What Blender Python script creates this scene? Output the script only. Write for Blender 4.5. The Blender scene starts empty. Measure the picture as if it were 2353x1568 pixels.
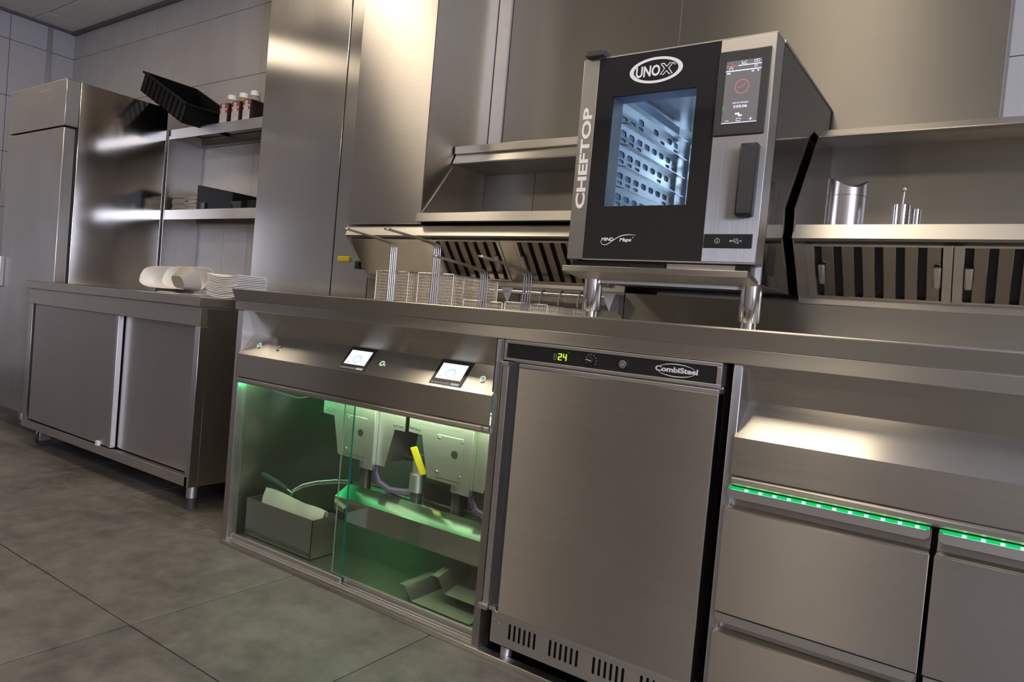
import bpy, bmesh, math, random
from mathutils import Vector, Matrix
R = math.radians
random.seed(7)
SC = bpy.context.scene
COL = SC.collection

# ------------------------------------------------------------------ camera
cam = bpy.data.cameras.new('camera')
cam.sensor_width = 36.0
cam.lens = 24.77
cam.clip_start = 0.02
camo = bpy.data.objects.new('camera', cam)
COL.objects.link(camo)
yaw, pit, rol = 0.605470393, -0.0316839217, 0.0884731422
fwd = Vector((-math.sin(yaw) * math.cos(pit), math.cos(yaw) * math.cos(pit), math.sin(pit)))
rgt = Vector((math.cos(yaw), math.sin(yaw), 0))
upv = rgt.cross(fwd)
r2 = math.cos(rol) * rgt + math.sin(rol) * upv
u2 = -math.sin(rol) * rgt + math.cos(rol) * upv
mw = Matrix((r2, u2, -fwd)).transposed().to_4x4()
mw.translation = Vector((0, 0, 0.9))
camo.matrix_world = mw
SC.camera = camo

# ------------------------------------------------------------------ world, lights, exposure
SC.view_settings.view_transform = 'Standard'
SC.view_settings.look = 'None'
SC.view_settings.gamma = 1.0
SC.view_settings.use_curve_mapping = False
SC.view_settings.exposure = 0.45
wd = bpy.data.worlds.new('world')
SC.world = wd
wd.use_nodes = True
wd.node_tree.nodes['Background'].inputs[0].default_value = (0.5, 0.55, 0.7, 1)
wd.node_tree.nodes['Background'].inputs[1].default_value = 0.3
cy = SC.cycles
cy.max_bounces = 10
cy.diffuse_bounces = 3
cy.glossy_bounces = 6
cy.transmission_bounces = 6
cy.transparent_max_bounces = 12
cy.caustics_reflective = True
cy.sample_clamp_indirect = 4.0


def area(name, loc, sx, sy, power, col, aim):
    l = bpy.data.lights.new(name, 'AREA')
    l.shape = 'RECTANGLE'
    l.size, l.size_y, l.energy, l.color = sx, sy, power, col
    o = bpy.data.objects.new(name, l)
    COL.objects.link(o)
    o.location = loc
    o.rotation_euler = Vector(aim).to_track_quat('-Z', 'Y').to_euler()
    return o


WARM = (1.0, 0.85, 0.65)
for (lx, ly, lp) in ((-0.75, 0.96, 9.5), (-2.95, 1.14, 14), (-0.75, -1.24, 10), (-3.3, -1.24, 16), (1.655, -1.24, 12), (1.655, 0.96, 9), (-4.95, 1.06, 5.0)):
    area('ceiling_panel_lamp', (lx, ly, 2.838), 0.58, 0.58, lp, WARM, (0, 0, -1))
area('window_daylight', (3.1, -1.2, 1.55), 1.5, 1.3, 135, (0.66, 0.73, 0.96), (-1, 0.0, 0))


# ------------------------------------------------------------------ materials
def srgb(r, g, b):
    f = lambda c: (c / 255 / 12.92) if c / 255 <= 0.04045 else ((c / 255 + 0.055) / 1.055) ** 2.4
    return (f(r), f(g), f(b), 1)


def newmat(name):
    m = bpy.data.materials.new(name)
    m.use_nodes = True
    nt = m.node_tree
    return m, nt, nt.nodes['Principled BSDF']


def basic(name, col, rough=0.5, metal=0.0, emit=None, es=0.0, coat=0.0, spec=0.5):
    m, nt, p = newmat(name)
    p.inputs['Base Color'].default_value = col
    p.inputs['Roughness'].default_value = rough
    p.inputs['Metallic'].default_value = metal
    p.inputs['Coat Weight'].default_value = coat
    p.inputs['Specular IOR Level'].default_value = spec
    if emit:
        p.inputs['Emission Color'].default_value = emit
        p.inputs['Emission Strength'].default_value = es
    return m


def noise(nt, scale, vec, detail=3, rough=0.55):
    n = nt.nodes.new('ShaderNodeTexNoise')
    n.inputs['Scale'].default_value = scale
    n.inputs['Detail'].default_value = detail
    n.inputs['Roughness'].default_value = rough
    nt.links.new(vec, n.inputs['Vector'])
    return n


def mapr(nt, val, a, b, c, d):
    n = nt.nodes.new('ShaderNodeMapRange')
    n.inputs[1].default_value, n.inputs[2].default_value = a, b
    n.inputs[3].default_value, n.inputs[4].default_value = c, d
    nt.links.new(val, n.inputs[0])
    return n.outputs[0]


def steel(name, col=(0.56, 0.53, 0.49, 1), rough=0.3, blur='v', grain='x', wav=0.012, an=0.96):
    """brushed stainless: grain runs along an axis, reflections smear across it"""
    m, nt, p = newmat(name)
    tc = nt.nodes.new('ShaderNodeTexCoord')
    mp = nt.nodes.new('ShaderNodeMapping')
    nt.links.new(tc.outputs['Object'], mp.inputs[0])
    s = {'x': (2, 260, 260), 'z': (260, 260, 2), 'y': (260, 2, 260)}[grain]
    mp.inputs['Scale'].default_value = s
    g = noise(nt, 1.0, mp.outputs[0], 2)
    big = noise(nt, 2.3, tc.outputs['Object'], 4)
    p.inputs['Metallic'].default_value = 1.0
    mix = nt.nodes.new('ShaderNodeMix')
    mix.data_type = 'RGBA'
    mix.blend_type = 'MULTIPLY'
    mix.inputs[0].default_value = 1.0
    mix.inputs[6].default_value = col
    add = nt.nodes.new('ShaderNodeMath')
    add.operation = 'MULTIPLY'
    nt.links.new(mapr(nt, g.outputs[0], 0.3, 0.7, 0.965, 1.03), add.inputs[0])
    nt.links.new(mapr(nt, big.outputs[0], 0.3, 0.7, 0.93, 1.05), add.inputs[1])
    cv = nt.nodes.new('ShaderNodeCombineColor')
    for i in range(3):
        nt.links.new(add.outputs[0], cv.inputs[i])
    nt.links.new(cv.outputs[0], mix.inputs[7])
    nt.links.new(mix.outputs[2], p.inputs['Base Color'])
    ra = nt.nodes.new('ShaderNodeMath')
    ra.operation = 'ADD'
    nt.links.new(mapr(nt, g.outputs[0], 0.3, 0.7, rough * 0.97, rough * 1.03), ra.inputs[0])
    nt.links.new(mapr(nt, big.outputs[0], 0.3, 0.7, -0.015, 0.02), ra.inputs[1])
    nt.links.new(ra.outputs[0], p.inputs['Roughness'])
    if blur:
        t = nt.nodes.new('ShaderNodeCombineXYZ')
        v = {'v': (0.031, 0.047, 1), 'h': (1, 0.047, 0.031), 'y': (0.03, 1, 0.05)}[blur]
        for i in range(3):
            t.inputs[i].default_value = v[i]
        nt.links.new(t.outputs[0], p.inputs['Tangent'])
        p.inputs['Anisotropic'].default_value = an
    if wav:
        w = noise(nt, 1.7, tc.outputs['Object'], 1)
        b = nt.nodes.new('ShaderNodeBump')
        b.inputs['Strength'].default_value = wav
        b.inputs['Distance'].default_value = 0.2
        nt.links.new(w.outputs[0], b.inputs['Height'])
        nt.links.new(b.outputs[0], p.inputs['Normal'])
    return m


def speckle(name, c1, c2, scale, rough, bump=0.0, bscale=60, tilevar=0.0):
    m, nt, p = newmat(name)
    tc = nt.nodes.new('ShaderNodeTexCoord')
    geo = nt.nodes.new('ShaderNodeNewGeometry')
    pos = geo.outputs['Position']
    n1 = noise(nt, scale, pos, 9, 0.68)
    n2 = noise(nt, scale * 0.21, pos, 3)
    ad = nt.nodes.new('ShaderNodeMath')
    ad.operation = 'ADD'
    nt.links.new(mapr(nt, n1.outputs[0], 0.3, 0.7, -0.35, 0.35), ad.inputs[0])
    nt.links.new(mapr(nt, n2.outputs[0], 0.3, 0.7, 0.2, 0.8), ad.inputs[1])
    val = ad.outputs[0]
    if tilevar:
        oi = nt.nodes.new('ShaderNodeObjectInfo')
        a2 = nt.nodes.new('ShaderNodeMath')
        a2.operation = 'ADD'
        nt.links.new(val, a2.inputs[0])
        nt.links.new(mapr(nt, oi.outputs['Random'], 0, 1, -tilevar, tilevar), a2.inputs[1])
        val = a2.outputs[0]
    rp = nt.nodes.new('ShaderNodeMix')
    rp.data_type = 'RGBA'
    rp.inputs[6].default_value, rp.inputs[7].default_value = c1, c2
    nt.links.new(val, rp.inputs[0])
    nt.links.new(rp.outputs[2], p.inputs['Base Color'])
    p.inputs['Roughness'].default_value = rough
    if bump:
        n3 = noise(nt, bscale, pos, 4)
        b = nt.nodes.new('ShaderNodeBump')
        b.inputs['Strength'].default_value = bump
        b.inputs['Distance'].default_value = 0.003
        nt.links.new(n3.outputs[0], b.inputs['Height'])
        nt.links.new(b.outputs[0], p.inputs['Normal'])
    return m


def glass(name, tint, refl=1.0, rough=0.02):
    """thin pane: clear with a fresnel reflection"""
    m = bpy.data.materials.new(name)
    m.use_nodes = True
    nt = m.node_tree
    nt.nodes.remove(nt.nodes['Principled BSDF'])
    out = nt.nodes['Material Output']
    tr = nt.nodes.new('ShaderNodeBsdfTransparent')
    tr.inputs[0].default_value = tint
    gl = nt.nodes.new('ShaderNodeBsdfGlossy')
    gl.inputs['Roughness'].default_value = rough
    gl.inputs[0].default_value = (refl, refl, refl, 1)
    lw = nt.nodes.new('ShaderNodeLayerWeight')
    pw = nt.nodes.new('ShaderNodeMath')
    pw.operation = 'POWER'
    pw.inputs[1].default_value = 5.0
    nt.links.new(lw.outputs['Facing'], pw.inputs[0])
    mx = nt.nodes.new('ShaderNodeMixShader')
    nt.links.new(mapr(nt, pw.outputs[0], 0, 1, 0.035, 1.0), mx.inputs[0])
    nt.links.new(tr.outputs[0], mx.inputs[1])
    nt.links.new(gl.outputs[0], mx.inputs[2])
    nt.links.new(mx.outputs[0], out.inputs[0])
    return m


SH = steel('steel_brushed_lengthwise', rough=0.36, blur='v', grain='x')
SHd = steel('steel_brushed_door', rough=0.42, blur='v', grain='x', col=(0.5, 0.47, 0.45, 1))
SV = steel('steel_brushed_upright', rough=0.23, blur='h', grain='z')
SW = steel('steel_wall_sheet', rough=0.5, blur='v', grain='x', an=0.9, col=(0.38, 0.36, 0.325, 1))
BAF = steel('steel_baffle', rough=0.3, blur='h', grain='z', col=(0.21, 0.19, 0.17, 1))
DULL = steel('steel_shade_dark', rough=0.42, blur=None, wav=0.0, col=(0.26, 0.24, 0.21, 1))  # steel darkened: shade below and behind the drip ledge put into its colour
SC_ = steel('steel_console', rough=0.26, blur='v', grain='x', wav=0)
STRIP = steel('door_strip_satin', rough=0.42, blur=None, wav=0, col=(0.4, 0.39, 0.385, 1))
SLIP = steel('steel_rolled_lip', rough=0.4, blur=None, wav=0, col=(0.62, 0.59, 0.53, 1))
TRAYS = steel('steel_matt_tray', rough=0.5, blur=None, wav=0, col=(0.36, 0.33, 0.29, 1))
SVd = steel('steel_upright_dull', rough=0.38, blur='h', grain='z', col=(0.5, 0.47, 0.44, 1))
SY = steel('steel_side', rough=0.22, blur='v', grain='y', wav=0.02)
SM = steel('steel_bright', rough=0.13, blur=None, wav=0.04, col=(0.58, 0.55, 0.52, 1))
SD = steel('steel_oven_side', rough=0.09, blur=None, wav=0.03, col=(0.33, 0.31, 0.3, 1))
SG = steel('aluminium_satin', rough=0.38, blur=None, wav=0.0, col=(0.68, 0.65, 0.63, 1))
CH = basic('chrome_wire', (0.5, 0.47, 0.46, 1), 0.3, 1.0)
WIRE = basic('wire_mesh', (0.85, 0.78, 0.66, 1), 0.45, 1.0)
CAN = basic('canister_steel', (0.55, 0.52, 0.5, 1), 0.27, 1.0)
TUBE = basic('polished_tube', (0.7, 0.68, 0.66, 1), 0.12, 1.0)
BLK = basic('black_plastic', (0.012, 0.012, 0.012, 1), 0.42)
CRATE = basic('black_crate_plastic', (0.003, 0.003, 0.003, 1), 0.55, spec=0.2)
GAP = basic('dark_gap', (0.01, 0.009, 0.009, 1), 0.7)
BGL = basic('black_glass', (0.018, 0.017, 0.016, 1), 0.06, coat=0.3)
PANEL = basic('control_black', (0.013, 0.012, 0.012, 1), 0.3)
DGREY = basic('dark_grey_plastic', (0.045, 0.043, 0.042, 1), 0.35)
PRINT = basic('silver_print', (0.62, 0.6, 0.56, 1), 0.45)
PRINTD = basic('dull_print', (0.3, 0.28, 0.26, 1), 0.5)
WHT = basic('white_print', (0.82, 0.82, 0.8, 1), 0.5)
PAPER = basic('white_paperboard', (0.78, 0.74, 0.7, 1), 0.75)
KRAFT = basic('grey_paperboard', (0.42, 0.38, 0.34, 1), 0.8)
SHEET = basic('grey_sheets', (0.3, 0.27, 0.25, 1), 0.8)
CLOTH = basic('paper_bag', (0.62, 0.58, 0.46, 1), 0.85)
YEL = basic('yellow_grip', (0.62, 0.46, 0.01, 1), 0.45)
RUB = basic('dark_rubber', (0.03, 0.028, 0.027, 1), 0.6)
PIPE = basic('pipe_grey', (0.08, 0.072, 0.066, 1), 0.4, 0.6)
PURP = basic('purple_hose', (0.1, 0.06, 0.14, 1), 0.4)
BOTT = basic('dark_sauce_bottle', (0.02, 0.013, 0.012, 1), 0.25)
CLEARB = basic('clear_neck', (0.32, 0.29, 0.26, 1), 0.2)
AMB = basic('amber_neck', (0.35, 0.25, 0.08, 1), 0.25)
LAB = basic('label_paper', (0.52, 0.5, 0.48, 1), 0.6)
RED = basic('label_red', (0.42, 0.015, 0.03, 1), 0.55)
GRT = basic('grout', (0.16, 0.145, 0.13, 1), 0.9)
SILV = steel('satin_strip', rough=0.42, blur=None, wav=0.0, col=(0.6, 0.58, 0.57, 1))
TILEW = speckle('white_wall_tile', (0.5, 0.47, 0.45, 1), (0.56, 0.53, 0.51, 1), 3, 0.3, tilevar=0.3)
TILEL = speckle('white_wall_panel', (0.5, 0.48, 0.5, 1), (0.54, 0.52, 0.54, 1), 3, 0.3)
CEIL = speckle('ceiling_board', (0.72, 0.7, 0.67, 1), (0.8, 0.78, 0.75, 1), 30, 0.9)
CTRIM = basic('ceiling_grid_dark', (0.14, 0.13, 0.125, 1), 0.6)
FLR = speckle('slate_floor_tile', (0.075, 0.068, 0.06, 1), (0.2, 0.185, 0.16, 1), 13, 0.42, 0.25, 90, tilevar=0.12)
FGR = basic('floor_joint', (0.035, 0.032, 0.03, 1), 0.9)
PLAST = basic('far_wall_plaster', (0.34, 0.31, 0.275, 1), 0.8)
GPANE = glass('sliding_glass', (0.93, 0.975, 0.935, 1), 0.9)
GEDGE = basic('glass_edge_green', (0.0, 0.09, 0.06, 1), 0.15, emit=(0.0, 0.3, 0.2, 1), es=0.05)
OGL = glass('oven_glass', (0.86, 0.92, 1.0, 1), 0.7)
BLUEG = basic('oven_pane_edge', (0.008, 0.02, 0.06, 1), 0.3)
LEDG = basic('led_green', (0, 0.3, 0.1, 1), 0.5, emit=(0.003, 0.45, 0.08, 1), es=0.4)
LEDW = basic('led_core', (0.5, 1, 0.6, 1), 0.5, emit=(0.45, 1.0, 0.6, 1), es=2.2)
RINGL = basic('ring_light', (0.4, 0.6, 0.5, 1), 0.4, emit=(0.45, 0.95, 0.6, 1), es=0.55)
SCRW = basic('lit_screen', (0.1, 0.1, 0.1, 1), 0.2, emit=(0.86, 0.92, 1.0, 1), es=0.95)
SCRB = basic('screen_blue', (0.1, 0.1, 0.1, 1), 0.2, emit=(0.42, 0.6, 0.95, 1), es=0.9)
SCRR = basic('screen_red', (0.1, 0.1, 0.1, 1), 0.2, emit=(0.75, 0.35, 0.4, 1), es=0.8)
SCRD = basic('screen_dim', (0.1, 0.1, 0.1, 1), 0.12, emit=(0.2, 0.17, 0.17, 1), es=0.4)
SCRL = basic('screen_light', (0.1, 0.1, 0.1, 1), 0.2, emit=(0.72, 0.78, 1.0, 1), es=1.0)
SCRO = basic('screen_coral', (0.1, 0.05, 0.05, 1), 0.2, emit=(0.75, 0.2, 0.16, 1), es=0.8)
SCRG = basic('screen_green', (0.0, 0.1, 0.05, 1), 0.2, emit=(0.1, 0.35, 0.12, 1), es=0.7)
DIG = basic('digit_lit', (0.2, 0.3, 0, 1), 0.4, emit=(0.55, 1.0, 0.02, 1), es=1.0)
DIGO = basic('digit_unlit', (0.2, 0.18, 0.17, 1), 0.4)
CAV = steel('oven_cavity', rough=0.25, blur=None, wav=0.1, col=(0.72, 0.74, 0.76, 1))
FRYP = steel('galvanised_plate', rough=0.42, blur=None, wav=0.0, col=(0.66, 0.64, 0.6, 1))
TRIMC = SILV

# ------------------------------------------------------------------ mesh tools
WOFF = {}


class MB:
    def __init__(s):
        s.v, s.f, s.m = [], [], []

    def add(s, vs, fs, m=0):
        k = len(s.v)
        s.v += [tuple(v) for v in vs]
        s.f += [tuple(i + k for i in f) for f in fs]
        s.m += [m] * len(fs)
        return s

    def box(s, x0, x1, y0, y1, z0, z1, m=0):
        x0, x1 = min(x0, x1), max(x0, x1)
        y0, y1 = min(y0, y1), max(y0, y1)
        z0, z1 = min(z0, z1), max(z0, z1)
        v = [(x, y, z) for z in (z0, z1) for y in (y0, y1) for x in (x0, x1)]
        return s.add(v, [(0, 2, 3, 1), (4, 5, 7, 6), (0, 1, 5, 4), (2, 6, 7, 3), (0, 4, 6, 2), (1, 3, 7, 5)], m)

    def obox(s, o, a, b, c, m=0):
        o, a, b, c = map(Vector, (o, a, b, c))
        if a.cross(b).dot(c) < 0:
            o, c = o + c, -c
        v = [o + a * i + b * j + c * k for k in (0, 1) for j in (0, 1) for i in (0, 1)]
        return s.add(v, [(0, 2, 3, 1), (4, 5, 7, 6), (0, 1, 5, 4), (2, 6, 7, 3), (0, 4, 6, 2), (1, 3, 7, 5)], m)

    def loft(s, p0, p1, m=0, caps=True):
        """two equal polygons joined"""
        n = len(p0)
        fs = [(i, (i + 1) % n, n + (i + 1) % n, n + i) for i in range(n)]
        if caps:
            fs += [tuple(reversed(range(n))), tuple(range(n, 2 * n))]
        return s.add(list(p0) + list(p1), fs, m)

    def prism(s, yz, x0, x1, m=0):
        return s.loft([(x0, y, z) for y, z in yz], [(x1, y, z) for y, z in yz], m)

    def prism_y(s, xz, y0, y1, m=0):
        return s.loft([(x, y0, z) for x, z in xz], [(x, y1, z) for x, z in xz], m)

    def sheet(s, yz, x0, x1, t=0.0015, m=0):
        """bent sheet: open polyline in YZ with thickness"""
        pts = [Vector(p) for p in yz]
        off = []
        for i, p in enumerate(pts):
            d = (pts[min(i + 1, len(pts) - 1)] - pts[max(i - 1, 0)]).normalized()
            off.append(p + Vector((-d.y, d.x)) * t)
        for i in range(len(pts) - 1):
            s.prism([tuple(pts[i]), tuple(pts[i + 1]), tuple(off[i + 1]), tuple(off[i])], x0, x1, m)
        return s

    def cyl(s, p0, p1, r0, r1=None, n=16, m=0, caps=True):
        p0, p1 = Vector(p0), Vector(p1)
        r1 = r0 if r1 is None else r1
        d = (p1 - p0).normalized()
        a = d.orthogonal().normalized()
        b = d.cross(a)
        c0 = [p0 + (a * math.cos(2 * math.pi * i / n) + b * math.sin(2 * math.pi * i / n)) * r0 for i in range(n)]
        c1 = [p1 + (a * math.cos(2 * math.pi * i / n) + b * math.sin(2 * math.pi * i / n)) * r1 for i in range(n)]
        return s.loft(c0, c1, m, caps)

    def tube(s, path, r, n=6, m=0):
        path = [Vector(p) for p in path]
        rings = []
        a = None
        for i, p in enumerate(path):
            d = (path[min(i + 1, len(path) - 1)] - path[max(i - 1, 0)]).normalized()
            if a is None:
                a = d.orthogonal().normalized()
            a = (a - d * a.dot(d)).normalized()
            b = d.cross(a)
            rr = r[i] if isinstance(r, (list, tuple)) else r
            rings.append([p + (a * math.cos(2 * math.pi * k / n) + b * math.sin(2 * math.pi * k / n)) * rr for k in range(n)])
        vs = [v for rg in rings for v in rg]
        fs = []
        for i in range(len(rings) - 1):
            for k in range(n):
                k2 = (k + 1) % n
                fs.append((i * n + k, i * n + k2, (i + 1) * n + k2, (i + 1) * n + k))
        fs.append(tuple(reversed(range(n))))
        fs.append(tuple((len(rings) - 1) * n + k for k in range(n)))
        return s.add(vs, fs, m)

    def lathe(s, c, prof, n=24, m=0):
        cx, cy_, cz = c
        vs, fs = [], []
        for r, z in prof:
            vs += [(cx + r * math.cos(2 * math.pi * k / n), cy_ + r * math.sin(2 * math.pi * k / n), cz + z) for k in range(n)]
        for i in range(len(prof) - 1):
            for k in range(n):
                k2 = (k + 1) % n
                fs.append((i * n + k, i * n + k2, (i + 1) * n + k2, (i + 1) * n + k))
        fs.append(tuple(reversed(range(n))))
        fs.append(tuple((len(prof) - 1) * n + k for k in range(n)))
        return s.add(vs, fs, m)

    def sphere(s, c, r, n=14, m=0):
        prof = [(max(r * math.sin(math.pi * i / 8), 1e-5), -r * math.cos(math.pi * i / 8)) for i in range(9)]
        return s.lathe(c, prof, n, m)

    def plate(s, o, ux, uy, nx, ny, cw, ch, hw, hh, ch_f=0.3, m=0, skip=()):
        """sheet of nx*ny cells, every cell with a chamfered hole"""
        o, ux, uy = Vector(o), Vector(ux), Vector(uy)
        for i in range(nx):
            for j in range(ny):
                c = o + ux * (i + 0.5) * cw + uy * (j + 0.5) * ch
                out = [(-.5, -.5), (0, -.5), (.5, -.5), (.5, 0), (.5, .5), (0, .5), (-.5, .5), (-.5, 0)]
                ov = [c + ux * a * cw + uy * b * ch for a, b in out]
                if (i, j) in skip:
                    s.add([ov[0], ov[2], ov[4], ov[6]], [(0, 1, 2, 3)], m)
                    continue
                k = ch_f * min(hw, hh)
                a, b = hw / 2, hh / 2
                inn = [(-a, -b + k), (-a + k, -b), (a - k, -b), (a, -b + k), (a, b - k), (a - k, b), (-a + k, b), (-a, b - k)]
                iv = [c + ux * x + uy * y for x, y in inn]
                # outer 0..7, inner 8..15
                fs = [(0, 1, 9, 8), (1, 2, 11, 10), (1, 10, 9), (2, 3, 11), (3, 4, 12), (3, 12, 11), (4, 5, 13, 12), (5, 6, 15, 14), (5, 14, 13), (6, 7, 15), (7, 0, 8), (7, 8, 15)]
                s.add(ov + iv, fs, m)
        return s

    def ring(s, c, ux, uy, ra, rb, wa, wb=None, n=40, m=0, a0=0.0, a1=None, taper=False):
        """flat elliptical ring (or arc)"""
        c, ux, uy = Vector(c), Vector(ux), Vector(uy)
        wb = wa if wb is None else wb
        full = a1 is None
        a1 = a0 + 2 * math.pi if full else a1
        vs, fs = [], []
        for i in range(n + 1):
            t = a0 + (a1 - a0) * i / n
            k = math.sin(math.pi * i / n) ** 0.5 if taper else 1
            vs.append(c + ux * math.cos(t) * ra + uy * math.sin(t) * rb)
            vs.append(c + ux * math.cos(t) * (ra - wa * k) + uy * math.sin(t) * (rb - wb * k))
        for i in range(n):
            fs.append((2 * i, 2 * i + 2, 2 * i + 3, 2 * i + 1))
        return s.add(vs, fs, m)

    def flat(s, o, ux, uy, x0, x1, y0, y1, m=0):
        o, ux, uy = Vector(o), Vector(ux), Vector(uy)
        return s.add([o + ux * x + uy * y for x, y in ((x0, y0), (x1, y0), (x1, y1), (x0, y1))], [(0, 1, 2, 3)], m)

    def stroke(s, o, ux, uy, pts, w, m=0):
        """flat line drawing"""
        o, ux, uy = Vector(o), Vector(ux), Vector(uy)
        P = [Vector(p) for p in pts]
        L = []
        for i, p in enumerate(P):
            d = (P[min(i + 1, len(P) - 1)] - P[max(i - 1, 0)]).normalized()
            nrm = Vector((-d.y, d.x))
            ww = w[i] if isinstance(w, (list, tuple)) else w
            L += [p + nrm * ww / 2, p - nrm * ww / 2]
        return s.add([o + ux * q.x + uy * q.y for q in L], [(2 * i, 2 * i + 1, 2 * i + 3, 2 * i + 2) for i in range(len(P) - 1)], m)

    def build(s, name, mat, parent=None, bevel=0.0, smooth=True, seg=2):
        if parent is not None:
            off = WOFF[parent.name]
        else:
            xs, ys, zs = zip(*s.v)
            off = Vector(((min(xs) + max(xs)) / 2, (min(ys) + max(ys)) / 2, min(zs)))
        me = bpy.data.meshes.new(name)
        me.from_pydata([tuple(Vector(v) - off) for v in s.v], [], s.f)
        for i, mt in enumerate(mat if isinstance(mat, (list, tuple)) else [mat]):
            me.materials.append(mt)
        me.polygons.foreach_set('material_index', s.m)
        bm = bmesh.new()
        bm.from_mesh(me)
        bmesh.ops.recalc_face_normals(bm, faces=bm.faces)
        bev = None
        bm.normal_update()
        if bevel:
            nrm = []
            for f in bm.faces:
                if not any(f.normal.dot(q) > 0.9995 for q in nrm):
                    nrm.append(f.normal.copy())
            es = [e for e in bm.edges if len(e.link_faces) == 2 and e.calc_face_angle(0) > 0.5]
            bev = bmesh.ops.bevel(bm, geom=es, offset=bevel, segments=seg, profile=0.5, affect='EDGES', clamp_overlap=True)
        bm.normal_update()
        if smooth:
            for f in bm.faces:   # bevelled sheet metal: only the rounded edges are smooth, the flats stay flat
                f.smooth = bev is None or not any(f.normal.dot(q) > 0.9995 for q in nrm)
        bm.to_mesh(me)
        bm.free()
        if smooth:
            flags = [p.use_smooth for p in me.polygons]
            me.set_sharp_from_angle(angle=R(38))
            me.polygons.foreach_set('use_smooth', flags)
        me.update()
        o = bpy.data.objects.new(name, me)
        COL.objects.link(o)
        if parent is not None:
            o.parent = parent
            WOFF[o.name] = off
        else:
            o.location = off
            WOFF[o.name] = off.copy()
        return o


def thing(name, label, cat, loc, group=None, kind=None):
    o = bpy.data.objects.new(name, None)
    o.empty_display_size = 0.05
    COL.objects.link(o)
    o.location = loc
    WOFF[o.name] = Vector(loc)
    if label:
        o['label'] = label
    if cat:
        o['category'] = cat
    if group:
        o['group'] = group
    if kind:
        o['kind'] = kind
    return o


def tag(o, label, cat, group=None):
    o['label'] = label
    o['category'] = cat
    if group:
        o['group'] = group
    return o


def struct(o):
    o['kind'] = 'structure'
    return o


def lettering(txt, o, ux, uy, h, mat, parent, name='lettering', off=0.0, align='LEFT', sx=1.0, shear=0.0, width=None):
    """flat print in the built-in font, h = capital height"""
    cu = bpy.data.curves.new('text', 'FONT')
    cu.body = txt
    cu.size = 1.0
    cu.offset = off
    cu.shear = shear
    cu.resolution_u = 3
    cu.align_x = 'LEFT'
    tmp = bpy.data.objects.new('text', cu)
    COL.objects.link(tmp)
    dg = bpy.context.evaluated_depsgraph_get()
    me = bpy.data.meshes.new_from_object(tmp.evaluated_get(dg))
    vs = [v.co.copy() for v in me.vertices]
    fs = [tuple(p.vertices) for p in me.polygons]
    bpy.data.objects.remove(tmp)
    bpy.data.curves.remove(cu)
    bpy.data.meshes.remove(me)
    x0, x1 = min(v.x for v in vs), max(v.x for v in vs)
    k = h / 0.73
    kx = k * sx if width is None else width / (x1 - x0)
    sh = {'LEFT': x0, 'CENTER': (x0 + x1) / 2, 'RIGHT': x1}[align]
    o, ux, uy = Vector(o), Vector(ux), Vector(uy)
    b = MB()
    b.add([o + ux * (v.x - sh) * kx + uy * v.y * k for v in vs], fs)
    return b.build(name, mat, parent, smooth=False)


def copy_part(o, parent):
    c = o.copy()
    COL.objects.link(c)
    c.parent = parent
    return c


def copy_tree(o, parent=None):
    c = o.copy()
    COL.objects.link(c)
    c.parent = parent
    for ch in list(o.children):
        copy_tree(ch, c)
    return c


XA, YA, ZA = (1, 0, 0), (0, 1, 0), (0, 0, 1)

# ================================================================== SETTING
RX0, RX1, RY0, RY1, RZ = -6.25, 3.2, -3.0, 2.57, 2.85
# floor: joints under separate slabs
flo = struct(MB().box(RX0, RX1, RY0, RY1, -0.05, -0.006).build('floor', FGR))
sx, gap = 0.594, 0.004
xj0, yj0 = -1.2315, 0.978
pm = MB().box(0, sx - gap, 0, sx - gap, -0.006, 0).build('floor_tile', FLR, flo, bevel=0.0012, seg=1)
first = True
ix = -9
while xj0 + ix * sx < RX1:
    iy = -7
    while yj0 + iy * sx < RY1:
        x, y = xj0 + ix * sx + gap / 2, yj0 + iy * sx + gap / 2
        if x > RX0 - 0.3 and y > RY0 - 0.3 and x + sx < RX1 + .5 and y + sx < RY1 + 0.3:
            o = pm if first else copy_part(pm, flo)
            first = False
            o.location = (x, y, random.uniform(-0.0006, 0.0006))
            # the mesh was written about the floor's own origin
        iy += 1
    ix += 1
for o in flo.children:
    o.location.x += 0.0

# ceiling boards in a dark grid
cei = struct(MB().box(RX0, RX1, RY0, RY1, RZ + 0.012, RZ + 0.05).build('ceiling', CTRIM))
cx0, cy0, cs = -5.97, 2.266, 0.608
bd = MB().box(0, cs - 0.008, -cs + 0.008, 0, RZ, RZ + 0.012).build('ceiling_tile', CEIL, cei, bevel=0.002, seg=1)
first = True
for i in range(-1, 16):
    for j in range(-1, 9):
        x, y = cx0 + i * cs + 0.004, cy0 - j * cs - 0.004
        if x + cs > RX1 + 0.2 or y - cs < RY0 - 0.2 or x < RX0 - 0.4:
            continue
        o = bd if first else copy_part(bd, cei)
        first = False
        o.location = (x, y, 0)
struct(MB().box(RX0, -3.28, RY1 - 0.03, RY1 - 0.001, RZ - 0.022, RZ - 0.001).build('trim_1', CTRIM))
struct(MB().box(RX0 + 0.001, RX0 + 0.022, RY0, RY1 - 0.03, RZ - 0.018, RZ - 0.001).build('trim_2', CTRIM))

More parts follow.
